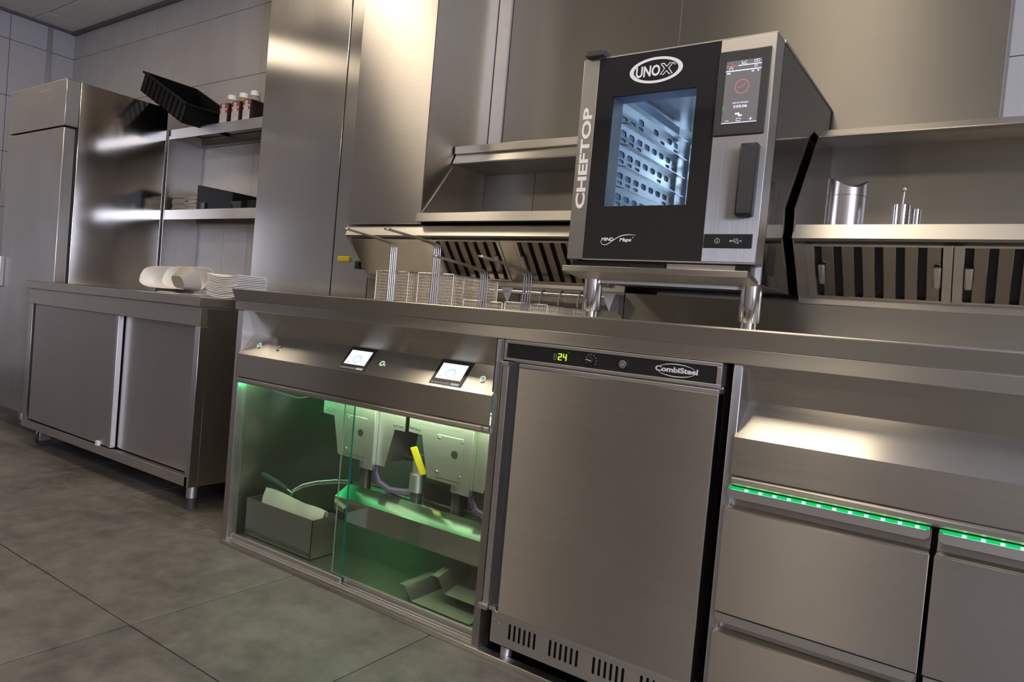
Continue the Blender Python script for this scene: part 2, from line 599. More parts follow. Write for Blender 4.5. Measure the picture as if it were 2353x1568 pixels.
# back wall, tiled
wb = struct(MB().box(RX0, RX1, RY1 + 0.006, RY1 + 0.1, -0.05, RZ + 0.05).build('wall_back', GRT))
tw, th = 0.25, 0.4145
zj0 = 2.2305 + 2 * th - 7 * th - 0.0
bt = MB().box(0.0012, tw - 0.0012, RY1, RY1 + 0.006, 0.0012, th - 0.0012).build('wall_tile', TILEW, wb, bevel=0.001, seg=1)
first = True
for i in range(-9, 30):
    for j in range(0, 7):
        x, z = -4.03 + i * tw, 2.2305 - 5 * th + j * th
        if x < RX0 - 0.2 or (x > -3.3 and x < -0.35) or x > 0.9 or z > RZ:
            continue
        o = bt if first else copy_part(bt, wb)
        first = False
        o.location = (x - (0.09 if x > -0.4 else 0), 0, z)
# left wall, large panels
wl = struct(MB().box(RX0 - 0.1, RX0 - 0.006, RY0, RY1 + 0.1, -0.05, RZ + 0.05).build('wall_left', GRT))
lt = MB().box(RX0 - 0.006, RX0, 0.002, 0.748, 0.002, th - 0.002).build('wall_tile', TILEL, wl, bevel=0.001, seg=1)
first = True
for i in range(0, 7):
    for j in range(0, 7):
        y, z = 2.131 - i * 0.75, 2.2305 - 5 * th + j * th
        o = lt if first else copy_part(lt, wl)
        first = False
        o.location = (0, y, z)
struct(MB().box(RX0, RX0 + 0.02, 2.375, 2.405, 0, 2.83).build('trim_3', SILV, bevel=0.003))
struct(MB().box(RX0, RX1, RY0 - 0.1, RY0, -0.05, RZ + 0.05).build('wall_front', PLAST))
# right wall with the shop window the daylight comes through
wr = MB()
wr.box(RX1, RX1 + 0.1, RY0, RY1 + 0.1, -0.05, 0.85)
wr.box(RX1, RX1 + 0.1, RY0, RY1 + 0.1, 2.25, RZ + 0.05)
wr.box(RX1, RX1 + 0.1, RY0, -2.0, 0.85, 2.25)
wr.box(RX1, RX1 + 0.1, -0.4, RY1 + 0.1, 0.85, 2.25)
struct(wr.build('wall_right', PLAST))
wf = MB()
for a, b_, c, d in ((-2.0, -0.4, 0.85, 0.9), (-2.0, -0.4, 2.2, 2.25), (-2.0, -1.95, 0.9, 2.2), (-0.45, -0.4, 0.9, 2.2), (-1.22, -1.18, 0.9, 2.2)):
    wf.box(RX1 + 0.02, RX1 + 0.08, a, b_, c, d)
wf = struct(wf.build('window_1', SILV))
MB().box(RX1 + 0.045, RX1 + 0.05, -1.95, -0.45, 0.9, 2.2).build('pane', OGL, wf)

# ================================================================== STEEL WALL CLADDING
YW = 2.265
t = thing('wall_cladding', 'brushed stainless wall cladding from the shelf niche to the right, behind the hoods', 'wall cladding', (-1.7, 2.4, 0))
MB().box(-3.28, -2.652, YW, 2.568, 0, 2.84).build('panel', SV, t, bevel=0.002)
MB().box(-2.649, -1.768, YW + 0.004, 2.568, 0, 2.84).build('panel', SV, t, bevel=0.002)
MB().box(-1.764, -1.702, YW - 0.012, 2.568, 0, 2.84).build('corner_strip', SILV, t, bevel=0.003)
MB().box(-1.7, -0.99, YW, 2.568, 0, 2.84).build('panel', SW, t, bevel=0.001)
MB().box(-0.989, -0.06, YW, 2.568, 0, 2.84).build('panel', SW, t, bevel=0.001)
MB().cyl((-0.262, YW + 0.001, 1.43), (-0.262, YW - 0.001, 1.43), 0.006, n=12).build('drill_hole', GAP, t)

# ================================================================== WORK TABLE (left)
t = thing('work_table', 'stainless worktable cabinet with two sliding doors at left beside the fry counter', 'cabinet', (-3.45, 1.95, 0))
x0, x1, yf, yb = -4.25, -2.655, 1.612, 2.29
MB().box(-4.27, -2.638, 1.6, 2.31, 0.836, 0.876).build('tabletop', SH, t, bevel=0.003)
MB().box(x0, x1 + 0.0145, yf - 0.001, yf + 0.03, 0.757, 0.8355).build('top_rail', SH, t, bevel=0.002)
MB().box(x0, x1, yf, yf + 0.05, 0.1, 0.142).build('bottom_rail', SH, t, bevel=0.002)
MB().box(x0, x0 + 0.045, yf + 0.002, yb, 0.1, 0.757).build('side_panel', SVd, t, bevel=0.002)
MB().box(x1 - 0.02, x1 + 0.012, yf + 0.002, yb, 0.1, 0.834).build('side_panel', SVd, t, bevel=0.002)
MB().box(x1 - 0.02, x1 + 0.014, yf, yf + 0.04, 0.1, 0.757).build('post', SVd, t, bevel=0.002)
MB().box(x0 + 0.05, x1 - 0.02, yf + 0.09, yb, 0.11, 0.13).build('base_shelf', SVd, t)
MB().box(x0 + 0.05, x1 - 0.02, yb - 0.01, yb, 0.13, 0.83).build('back_panel', SVd, t)
d = MB().box(-4.185, -3.325, yf + 0.008, yf + 0.026, 0.145, 0.757).build('sliding_door', SHd, t, bevel=0.003)
MB().box(-3.325, -3.302, yf + 0.004, yf + 0.03, 0.145, 0.757).build('door_edge', SILV, d, bevel=0.003)
d = MB().box(-3.31, x1 - 0.02, yf + 0.034, yf + 0.052, 0.145, 0.757).build('sliding_door', SHd, t, bevel=0.003)
MB().box(-3.425, -3.4, yf - 0.003, yf + 0.012, 0.138, 0.16).build('door_stop', WHT, t, bevel=0.002)
for lx, ly in ((-2.69, 1.66), (-2.69, 2.24)):
    lg = MB().cyl((lx, ly, 0.045), (lx, ly, 0.1), 0.022, n=18).build('leg', SILV, t)
    MB().cyl((lx, ly, 0.0), (lx, ly, 0.045), 0.026, 0.018, n=18).build('foot', RUB, lg)
for lx, ly in ((-4.16, 1.69), (-4.16, 2.24)):
    cs_ = MB().cyl((lx - 0.014, ly, 0.038), (lx + 0.014, ly, 0.038), 0.038, n=22).build('caster_wheel', RUB, t)
    b = MB().box(lx - 0.024, lx - 0.017, ly - 0.03, ly + 0.03, 0.03, 0.1).box(lx + 0.017, lx + 0.024, ly - 0.03, ly + 0.03, 0.03, 0.1)
    b.box(lx - 0.024, lx + 0.024, ly - 0.03, ly + 0.03, 0.09, 0.1)
    b.build('caster_fork', SILV, cs_, bevel=0.002)

# ================================================================== TALL FRIDGE
t = thing('tall_fridge', 'tall stainless steel fridge at the far left behind the worktable', 'fridge', (-4.7, 2.05, 0))
fx0, fx1, fy = -5.06, -4.32, 1.75
MB().box(fx0, fx1, fy + 0.075, 2.325, 0.12, 2.0).build('body', SM, t, bevel=0.004)
MB().box(fx0, fx1 - 0.002, fy + 0.001, fy + 0.073, 1.745, 2.0).build('top_panel', SVd, t, bevel=0.004)
d = MB().box(fx0, fx1 - 0.002, fy + 0.001, fy + 0.062, 0.1, 1.735).build('door', SVd, t, bevel=0.005)
MB().box(fx0 + 0.01, fx1 - 0.006, fy + 0.062, fy + 0.0745, 0.14, 1.725).build('gasket', BLK, d)
MB().box(-5.012, -4.985, fy - 0.03, fy, 0.82, 1.005).build('handle', SILV, d, bevel=0.006)
MB().cyl((-4.83, fy + 0.001, 1.762), (-4.83, fy - 0.004, 1.762), 0.007, n=12).build('lock', CH, t)
MB().box(fx0 + 0.02, fx1 - 0.01, fy + 0.08, 2.3, 0.07, 0.12).build('plinth', GAP, t)
for lx in (fx0 + 0.08, fx1 - 0.08):
    for ly in (fy + 0.14, 2.24):
        MB().cyl((lx, ly, 0), (lx, ly, 0.07), 0.02, n=14).build('leg', SILV, t)
lettering('mastercold', (-4.67, fy - 0.0006, 1.952), XA, ZA, 0.013, PRINT, t, off=0.01, shear=0.3, width=0.155)

# ================================================================== NICHE SHELVES
t = thing('wall_shelf', 'two-tier stainless wall shelf in the niche between fridge and steel wall', 'shelf', (-3.8, 2.45, 1.3))
b = MB().box(-4.317, -4.3, 2.33, 2.568, 0.9, 1.83)
b.build('side_panel', SY, t, bevel=0.001)
for zt in (1.87, 1.378):
    s_ = MB().sheet([(2.35, zt - 0.065 + 0.012), (2.335, zt - 0.058), (2.335, zt), (2.566, zt), (2.566, zt + 0.006)], -4.317, -3.285, -0.002).build('shelf_board', SH, t)
    MB().box(-4.3, -4.28, 2.36, 2.566, zt - 0.055, zt - 0.004).box(-3.305, -3.285, 2.36, 2.566, zt - 0.055, zt - 0.004).box(-4.28, -3.305, 2.53, 2.566, zt - 0.055, zt - 0.004).build('support_rail', SVd, t)

# ================================================================== FRY COUNTER
YF = 1.512
t = thing('fry_counter', 'long stainless fry counter with angled front rim and green lit glass cabinet', 'counter', (-1.1, 1.8, 0))
CT = t
CXL, CXR = -2.245, 0.75
# rim: slanted upper face overhanging the fascia, top folded back
rim = [(1.482, 0.918), (1.485, 0.9215), (1.49, 0.9215), (1.507, 0.884), (1.60, 0.884), (1.60, 0.876), (1.508, 0.876), (1.4985, 0.879)]
MB().prism(rim, CXL - 0.003, CXR).build('rim', SH, t, bevel=0.0015)
MB().box(CXL, CXR, 1.499, 1.515, 0.846, 0.8785).build('fascia', SH, t, bevel=0.0015)
b = MB().box(-2.22, -1.86, 1.6, 2.03, 0.872, 0.884)
b.box(-1.86, -1.02, 1.6, 1.64, 0.872, 0.884).box(-1.86, -1.02, 1.97, 2.03, 0.872, 0.884).box(-1.02, CXR, 1.6, 2.03, 0.872, 0.884)
b.build('counter_top', SH, t, bevel=0.001)
b = MB().box(-1.86, -1.855, 1.64, 1.97, 0.7, 0.884).box(-1.025, -1.02, 1.64, 1.97, 0.7, 0.884).box(-1.86, -1.02, 1.965, 1.97, 0.7, 0.884).box(-1.86, -1.02, 1.64, 1.645, 0.7, 0.884).box(-1.86, -1.02, 1.64, 1.97, 0.7, 0.706)
b.build('fryer_basin', SM, t)
MB().box(CXL, CXL + 0.03, YF, 1.55, 0.012, 0.846).build('post', SVd, t, bevel=0.002)
MB().box(CXL, CXL + 0.012, 1.55, 2.1, 0.012, 0.872).build('side_panel', SVd, t, bevel=0.001)
MB().box(-1.093, -1.07, YF, 1.56, 0.012, 0.846).build('post', SVd, t, bevel=0.002)
MB().box(-1.093, -1.073, 1.56, 2.1, 0.012, 0.872).build('divider_panel', SM, t, bevel=0.001)
MB().box(-0.465, -0.445, YF, 1.56, 0.012, 0.846).build('post', SVd, t, bevel=0.002)
MB().box(-0.463, -0.447, 1.56, 2.1, 0.012, 0.872).build('divider_panel', SVd, t, bevel=0.001)
MB().box(CXL, CXR, 2.095, 2.105, 0.012, 0.872).build('back_panel', DULL, t)
MB().box(CXL, CXR, 1.506, 1.535, 0.0, 0.0145).build('base_rail', SH, t, bevel=0.002)
MB().box(CXL + 0.012, CXR, 1.535, 2.095, 0.0, 0.012).build('base_plate', SVd, t)
b = MB().box(CXL + 0.03, -1.093, 1.52, 1.526, 0.0145, 0.026).box(CXL + 0.03, -1.093, 1.537, 1.5405, 0.0145, 0.024).box(CXL + 0.03, -1.093, 1.551, 1.556, 0.0145, 0.03)
b.build('door_track', SILV, t, bevel=0.001)
MB().box(-2.215, -1.093, 1.556, 2.095, 0.024, 0.03).build('cabinet_floor', DULL, t)
# recessed control consoles left and right
prof = [(1.53, 0.846), (1.566, 0.766), (1.506, 0.691), (1.506, 0.612), (1.512, 0.609)]
MB().sheet(prof, -2.2165, -1.0905, -0.0015).build('control_console', SC_, t)
MB().sheet(prof, -0.4475, CXR, -0.0015).build('control_console', SC_, t)
for xx in (-2.2135, -1.0955, -0.4435):
    MB().prism([(1.512, 0.846), (1.53, 0.846), (1.566, 0.766), (1.512, 0.698)], xx - 0.001, xx + 0.001).build('console_cheek', SM, t)
for a_, b_ in ((-2.215, -1.093), (-0.445, CXR)):
    MB().prism([(1.508, 0.589), (1.5045, 0.594), (1.5045, 0.603), (1.508, 0.608), (1.53, 0.608), (1.53, 0.589)], a_, b_).build('cross_rail', SH, t, bevel=0.001)
# sloped shelf frame of the console
SU = Vector((0, 1.566 - 1.506, 0.766 - 0.691)).normalized()
SO = Vector((0, 1.506, 0.691))
SN = Vector((0, -SU.z, SU.y))


def on_slope(x, v, lift=0.0008):
    return Vector((x, 0, 0)) + SO + SU * v + SN * lift


for k, xc in enumerate((-1.64, -1.26)):
    w = 0.118
    scr = MB()
    scr.obox(on_slope(xc - w / 2, 0.008, 0), (w, 0, 0), SU * 0.09, SN * 0.002)
    scr = scr.build('touch_display', [PANEL], t, bevel=0.0005)
    o_ = on_slope(xc - w / 2, 0.008, 0.0026)
    MB().flat(o_, XA, SU, 0.012, 0.104, 0.02, 0.074).build('lit_screen', SCRW, scr, smooth=False)
    MB().ring(on_slope(xc - 0.001, 0.008 + 0.041, 0.003), XA, SU, 0.018, 0.016, 0.0055, n=28).build('dial_mark', SCRB, scr, smooth=False)
    MB().flat(on_slope(xc - w / 2, 0.008, 0.003), XA, SU, 0.02, 0.031, 0.026, 0.0295).build('red_mark', SCRR, scr, smooth=False)
    lettering('DE BAKWANDEN', on_slope(xc - w / 2 + 0.006, 0.0105, 0.003), XA, SU, 0.0065, PRINT, scr, width=0.068)
    MB().flat(on_slope(xc - w / 2, 0.008, 0.003), XA, SU, 0.078, 0.108, 0.0025, 0.01).build('print_block', PRINT, scr, smooth=False)
for k, (xb, v, lit) in enumerate(((-2.135, 0.045, 1), (-2.03, 0.045, 0), (-1.53, 0.047, 1), (-1.146, 0.047, 1))):
    bt_ = MB().cyl(on_slope(xb, v, 0), on_slope(xb, v, 0.0035), 0.0115, n=22).build('push_button', CH, t)
    MB().ring(on_slope(xb, v, 0.0045), XA, SU, 0.009, 0.009, 0.003, n=22).build('light_ring', RINGL if lit else SILV, bt_, smooth=False)
    MB().cyl(on_slope(xb, v, 0.0035), on_slope(xb, v, 0.005), 0.004, n=12).build('button_cap', CH, bt_)
# LED strip behind the left cross rail
b = MB()
b.box(-2.2, -1.1, 1.685, 1.697, 0.604, 0.608)
strip = b.build('led_strip', BLK, t)
led0 = MB().box(-0.003, 0.003, 1.687, 1.695, 0.6005, 0.604).build('led', LEDW, strip)
first = True
xs_ = [-2.19 + 0.0175 * i for i in range(63)]
for xx in xs_:
    o = led0 if first else copy_part(led0, strip)
    first = False
    o.location.x += 0
    o.location = (xx, 0, 0)
area('green_strip_light', (-1.65, 1.69, 0.602), 1.1, 0.012, 2.8, (0.02, 1.0, 0.3), (0, 1.0, -0.45))
area('green_corner_fill', (-2.12, 1.62, 0.595), 0.08, 0.02, 1.3, (0.02, 1.0, 0.3), (-1, 0.7, -0.15))  # added lamp without a fixture, boosts the green on the left cabinet wall
area('cabinet_fill', (-1.5, 1.6, 0.6), 0.95, 0.02, 2.0, (1.0, 0.9, 0.74), (0, 1, -0.75))  # added warm fill without a fixture, stands in for room light in the cabinet
# sliding glass doors
for nm, gx0, gx1, gy in (('left', -2.212, -1.63, 1.53), ('right', -1.69, -1.096, 1.546)):
    d = MB().box(gx0, gx1, gy - 0.002, gy + 0.002, 0.04, 0.592).build('glass_door', GPANE, t)
    MB().box(gx0, gx1, gy - 0.006, gy + 0.004, 0.0145 if nm == 'left' else 0.016, 0.042).build('bottom_channel', SILV, d, bevel=0.001)
    if nm == 'left':
        MB().box(gx1, gx1 + 0.0025, gy - 0.002, gy + 0.002, 0.042, 0.592).build('glass_edge', GEDGE, d)
    else:
        MB().box(gx0 - 0.0015, gx0, gy - 0.002, gy + 0.002, 0.042, 0.592).build('glass_edge', basic('glass_edge_pale', (0.25, 0.32, 0.28, 1), 0.2), d)
        MB().cyl((-1.112, 1.5045, 0.6), (-1.112, 1.503, 0.6), 0.006, n=14).build('rail_plug', SILV, t)
# thin cable hanging under the console
MB().tube([(-2.13, 1.57, 0.6), (-2.12, 1.57, 0.585), (-2.08, 1.57, 0.572), (-2.0, 1.572, 0.566), (-1.95, 1.572, 0.565), (-1.9, 1.57, 0.577), (-1.88, 1.57, 0.59)], 0.0022, 6).build('cable', WHT, t)
MB().box(-2.15, -2.13, 1.565, 1.585, 0.583, 0.605).build('cable_clip', FRYP, t, bevel=0.002)
# bent drip ledge
MB().sheet([(1.702, 0.145), (1.702, 0.222), (1.762, 0.258), (1.80, 0.258)], -1.875, -1.095, -0.002).build('drip_ledge', SM, t)
MB().prism([(1.702, 0.145), (1.702, 0.222), (1.762, 0.258), (1.80, 0.258), (1.80, 0.145)], -1.8765, -1.875).build('ledge_end', SM, t)
MB().box(-1.875, -1.095, 1.90, 1.92, 0.215, 0.235).box(-1.875, -1.095, 1.84, 1.855, 0.235, 0.25).build('pipe_rail', SILV, t, bevel=0.002)
# fryer cover plates, drains and valves
for xc in (-1.815, -1.385):
    fr = MB()
    y = 1.752
    fr.prism_y([(xc - 0.215, 0.605), (xc - 0.215, 0.492), (xc - 0.155, 0.49), (xc - 0.12, 0.355), (xc + 0.115, 0.352), (xc + 0.15, 0.488), (xc + 0.198, 0.488), (xc + 0.198, 0.605)], y, y + 0.003)
    fr.prism_y([(xc - 0.14, 0.6), (xc - 0.11, 0.362), (xc + 0.105, 0.362), (xc + 0.135, 0.6)], y + 0.003, y + 0.16)
    fr = fr.build('fryer_housing', FRYP, t, bevel=0.001)
    MB().box(xc + 0.035, xc + 0.075, y - 0.02, y - 0.0005, 0.335, 0.604).build('cable_channel', FRYP, fr, bevel=0.002)
    cp = MB().box(xc - 0.085, xc + 0.033, y - 0.004, y - 0.0005, 0.368, 0.505).build('cover_plate', FRYP, fr, bevel=0.001)
    MB().cyl((xc - 0.008, y - 0.0045, 0.452), (xc - 0.008, y - 0.0055, 0.452), 0.0125, n=20).build('cover_hole', GAP, fr)
    scw = MB()
    for sx_, sz_ in ((-0.075, 0.495), (-0.075, 0.385), (0.024, 0.495), (0.024, 0.385), (-0.2, 0.51), (-0.172, 0.508), (0.182, 0.505), (0.155, 0.505)):
        scw.cyl((xc + sx_, y - 0.004, sz_), (xc + sx_, y - 0.009, sz_), 0.005, 0.003, n=10)
    scw.build('screws', CH, fr)
    dr = MB().cyl((xc - 0.03, y + 0.06, 0.318), (xc - 0.03, y + 0.06, 0.355), 0.026, n=16).build('drain_collar', FRYP, t)
    MB().cyl((xc - 0.03, y + 0.06, 0.14), (xc - 0.03, y + 0.06, 0.318), 0.021, n=16).build('drain_pipe', PIPE, dr)
    MB().tube([(xc + 0.05, y + 0.03, 0.345), (xc + 0.052, y + 0.03, 0.315), (xc + 0.07, y + 0.03, 0.285), (xc + 0.12, y + 0.035, 0.268), (xc + 0.19, y + 0.04, 0.275), (xc + 0.25, y + 0.05, 0.29)], 0.0115, 10).build('drain_hose', PURP, t)
vp = MB().cyl((-1.585, 1.8, 0.2), (-1.585, 1.8, 0.285), 0.021, n=16).build('valve_pipe', PIPE, t)
MB().cyl((-1.585, 1.8, 0.285), (-1.585, 1.8, 0.345), 0.027, n=16).cyl((-1.585, 1.8, 0.345), (-1.585, 1.8, 0.41), 0.02, n=16).build('valve_body', FRYP, vp)
MB().obox((-1.605, 1.77, 0.435), (0.028, 0, 0.01), (0.0, 0.006, 0), (0.055, 0, -0.085)).build('valve_lever', YEL, vp, bevel=0.003)
b = MB().cyl((-1.56, 1.87, 0.38), (-1.84, 1.9, 0.36), 0.012, n=10).box(-1.62, -1.44, 1.88, 1.9, 0.24, 0.3)
b.build('manifold', PIPE, t)

# things inside the glass cabinet
t2 = thing('oil_box', 'open steel box on the floor of the green lit glass cabinet', 'box', (-2.02, 1.63, 0.03))
b = MB()
bx0, bx1, by0, by1, bz0, bz1 = -2.2, -1.835, 1.575, 1.682, 0.031, 0.166
for a_ in ((bx0, bx1, by0, by0 + 0.002, bz0, bz1), (bx0, bx1, by1 - 0.002, by1, bz0, bz1), (bx0, bx0 + 0.002, by0, by1, bz0, bz1), (bx1 - 0.002, bx1, by0, by1, bz0, bz1), (bx0, bx1, by0, by1, bz0, bz0 + 0.002)):
    b.box(*a_)
b.build('body', SVd, t2)
# folded filter bag over the box
b = MB()
N = 12
vs, fs = [], []
for i in range(N + 1):
    u = i / N
    x = -2.155 + 0.29 * u
    yy = 1.622 + 0.03 * u
    top = 0.205 - 0.03 * u ** 1.5 + 0.004 * math.sin(9 * u)
    for (dy, z) in ((-0.02, 0.10), (-0.014, top - 0.03), (-0.003, top), (0.012, top - 0.006), (0.024, 0.115)):
        vs.append((x, yy + dy + 0.003 * math.sin(14 * u + z * 40), z))
for i in range(N):
    for k in range(4):
        fs.append((i * 5 + k, i * 5 + k + 1, (i + 1) * 5 + k + 1, (i + 1) * 5 + k))
b.add(vs, fs)
o = tag(b.build('filter_bag', CLOTH), 'cream paper filter bag folded into the steel box behind glass', 'bag')
t2 = thing('cleaning_lance', 'bent steel lance with black grip lying across the steel box', 'tool', (-2.05, 1.66, 0.1))
MB().tube([(-2.04, 1.655, 0.12), (-2.062, 1.657, 0.15), (-2.068, 1.66, 0.18), (-2.05, 1.665, 0.21), (-2.01, 1.672, 0.235), (-1.95, 1.68, 0.256), (-1.87, 1.69, 0.276), (-1.80, 1.70, 0.287)], 0.0085, 10).build('tube', TUBE, t2)
MB().tube([(-2.215, 1.648, 0.235), (-2.15, 1.652, 0.224), (-2.08, 1.655, 0.208)], [0.012, 0.012, 0.009], 10).build('grip', RUB, t2)
MB().tube([(-2.08, 1.655, 0.208), (-2.055, 1.66, 0.198)], 0.004, 8).build('neck', CH, t2)
for k, (dx, dy, dz, lb) in enumerate(((0, 0, 0, 'lower of two flanged steel trays on the floor behind the right glass'), (0.075, 0.06, 0.026, 'upper flanged steel tray lying skewed on the other behind the right glass'))):
    b = MB()
    pts = [(-1.425, 0.072), (-1.4, 0.072), (-1.372, 0.034), (-1.15, 0.034)] if k == 0 else [(-1.425, 0.078), (-1.4, 0.078), (-1.37, 0.036), (-1.185, 0.036)]
    for i in range(3):
        (xa, za), (xb_, zb_) = pts[i], pts[i + 1]
        sk = 0.05 if k else 0.0
        p = [(xa + dx, 1.575 + dy, za + dz), (xb_ + dx, 1.575 + dy, zb_ + dz), (xb_ + dx, 1.575 + dy, zb_ + dz - 0.0015), (xa + dx, 1.575 + dy, za + dz - 0.0015)]
        q = [(x - sk, y + 0.2, z) for x, y, z in p]
        b.loft(p, q)
    b.box(-1.36 + dx, -1.186 + dx, 1.773 + dy, 1.775 + dy, 0.036 + dz, 0.06 + dz)
    tag(b.build('steel_tray', TRAYS), lb, 'tray')

# ================================================================== UNDERCOUNTER FRIDGE
t = thing('undercounter_fridge', 'undercounter fridge with plain grey steel door and black control strip', 'fridge', (-0.77, 1.8, 0.0145))
UF = t
ux0, ux1 = -1.052, -0.484
MB().box(ux0 + 0.004, ux1 - 0.004, 1.53, 2.06, 0.045, 0.84).build('body', SVd, t, bevel=0.003)
pf = MB()
pf.box(ux0 - 0.004, ux1, 1.495, 1.53, 0.836, 0.8445).box(ux0 - 0.004, ux1, 1.495, 1.53, 0.792, 0.798).box(ux0 - 0.004, ux0 + 0.002, 1.495, 1.53, 0.798, 0.836).box(ux1 - 0.011, ux1, 1.495, 1.53, 0.798, 0.836)
pf.build('control_frame', SG, t, bevel=0.001)
cpn = MB().box(ux0 + 0.002, ux1 - 0.011, 1.4985, 1.53, 0.798, 0.836).build('control_strip', PANEL, t)
yp = 1.4975
# seven segment read-out 8 2 4
SEG = {'8': 'abcdefg', '2': 'abged', '4': 'fgbc'}


def digit(ch, x, z, w, h, mat):
    b = MB()
    tk = w * 0.2
    g = {'a': (0, w, h - tk, h), 'd': (0, w, 0, tk), 'g': (0, w, h / 2 - tk / 2, h / 2 + tk / 2), 'f': (0, tk, h / 2, h), 'e': (0, tk, 0, h / 2), 'b': (w - tk, w, h / 2, h), 'c': (w - tk, w, 0, h / 2)}
    for q in SEG[ch]:
        a0, a1, b0, b1 = g[q]
        b.box(x + a0, x + a1, yp - 0.0005, yp + 0.001, z + b0, z + b1)
    return b.build('digit', mat, cpn)


digit('8', -0.907, 0.808, 0.0085, 0.0155, DIGO)
digit('2', -0.894, 0.808, 0.0095, 0.0165, DIG)
digit('4', -0.88, 0.808, 0.0095, 0.0165, DIG)
lettering('°C', (-0.868, yp, 0.828), XA, ZA, 0.003, PRINTD, cpn)
kn = MB().cyl((-0.803, 1.4985, 0.8165), (-0.803, 1.488, 0.8165), 0.0105, 0.0095, n=22).build('thermostat_knob', BLK, t, bevel=0.001)
b = MB()
for i in range(9):
    a = R(-30 + i * 30)
    b.cyl((-0.803 + 0.0145 * math.cos(a), yp + 0.001, 0.8165 + 0.0145 * math.sin(a)), (-0.803 + 0.0145 * math.cos(a), yp - 0.0004, 0.8165 + 0.0145 * math.sin(a)), 0.0009, n=6)
b.build('dial_dots', PRINT, cpn)
MB().obox((-0.8115, 1.4875, 0.8185), (0.015, 0, -0.0035), (0, 0.001, 0), (0.0004, 0, 0.0014)).build('knob_pointer', PRINT, kn)
lk = MB().cyl((-0.716, 1.4985, 0.8165), (-0.716, 1.490, 0.8165), 0.0095, n=22).build('lock', CH, t, bevel=0.001)
MB().cyl((-0.716, 1.49, 0.8165), (-0.716, 1.4893, 0.8165), 0.004, n=12).build('lock_core', SILV, lk)
lettering('CombiSteel', (-0.587, yp, 0.8125), XA, ZA, 0.0118, PRINT, cpn, off=0.04, align='CENTER', width=0.1)
b = MB()
b.ring((-0.587, yp, 0.8165), XA, ZA, 0.046, 0.0155, 0.0014, 0.0022, n=30, a0=R(18), a1=R(162), taper=True)
b.ring((-0.587, yp, 0.8175), XA, ZA, 0.046, 0.0155, 0.0014, 0.0022, n=30, a0=R(198), a1=R(342), taper=True)
b.build('logo_arcs', PRINT, cpn, smooth=False)
# door with a recessed grip channel along its left edge
dr = MB().box(-1.0, ux1, 1.487, 1.524, 0.142, 0.778).build('door', SHd, t, bevel=0.002)
MB().box(-1.0, ux1, 1.4865, 1.526, 0.778, 0.787).build('door_top_trim', SG, dr, bevel=0.001)
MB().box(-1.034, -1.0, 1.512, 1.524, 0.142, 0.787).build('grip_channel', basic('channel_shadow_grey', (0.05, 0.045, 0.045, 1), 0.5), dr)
MB().box(-1.052, -1.034, 1.49, 1.524, 0.142, 0.78).build('door_edge', SG, dr, bevel=0.0015)
MB().box(-1.0525, -1.0345, 1.4865, 1.524, 0.778, 0.788).build('door_corner', SG, dr, bevel=0.001)
lip = MB().prism_y([(-1.03, 0.151), (-1.012, 0.151), (-1.006, 0.142), (ux1, 0.142), (ux1, 0.132), (-1.009, 0.132), (-1.015, 0.141), (-1.03, 0.141)], 1.49, 1.525).build('bottom_trim', SG, t, bevel=0.001)
MB().box(-1.062, -1.036, 1.485, 1.52, 0.137, 0.15).build('hinge', SG, t, bevel=0.001)
# slotted plinth grille
b = MB()
gz0, gz1 = 0.05, 0.132
x = -1.03
groups = [-0.978 + 0.1225 * i for i in range(4)]
cw = 0.0152
prev = x
for g0 in groups:
    b.box(prev, g0, 1.507, 1.509, gz0, gz1)
    b.box(g0, g0 + 6 * cw, 1.507, 1.509, gz0, 0.072)
    b.box(g0, g0 + 6 * cw, 1.507, 1.509, 0.118, gz1)
    b.plate((g0, 1.507, 0.072), XA, ZA, 6, 1, cw, 0.046, 0.0068, 0.042, 0.42)
    prev = g0 + 6 * cw
b.box(prev, ux1, 1.507, 1.509, gz0, gz1)
b.box(-1.03, ux1, 1.507, 1.525, gz0, gz0 + 0.002)
b.build('plinth_grille', SG, t)
MB().box(-1.028, ux1 - 0.004, 1.516, 1.529, gz0 + 0.004, gz1).build('grille_backing', GAP, t)
b = MB()
for sx_, sz_ in ((-1.022, 0.113), (-1.006, 0.105), (-1.02, 0.128)):
    b.cyl((sx_, 1.507, sz_), (sx_, 1.504, sz_), 0.003, 0.002, n=10)
b.build('screws', CH, t)
for lx, ly in ((-1.0, 1.545), (-0.53, 1.545), (-1.0, 2.0), (-0.53, 2.0)):
    MB().cyl((lx, ly, 0.0125), (lx, ly, 0.046), 0.016, n=16).build('foot', SILV, t)

# ================================================================== DRAWER UNIT
t = thing('drawer_unit', 'stainless drawer unit with green led light strips under the right control console', 'drawers', (0.1, 1.8, 0.0145))
MB().box(-0.44, CXR - 0.01, 1.545, 2.08, 0.0125, 0.586).build('carcass', GAP, t)


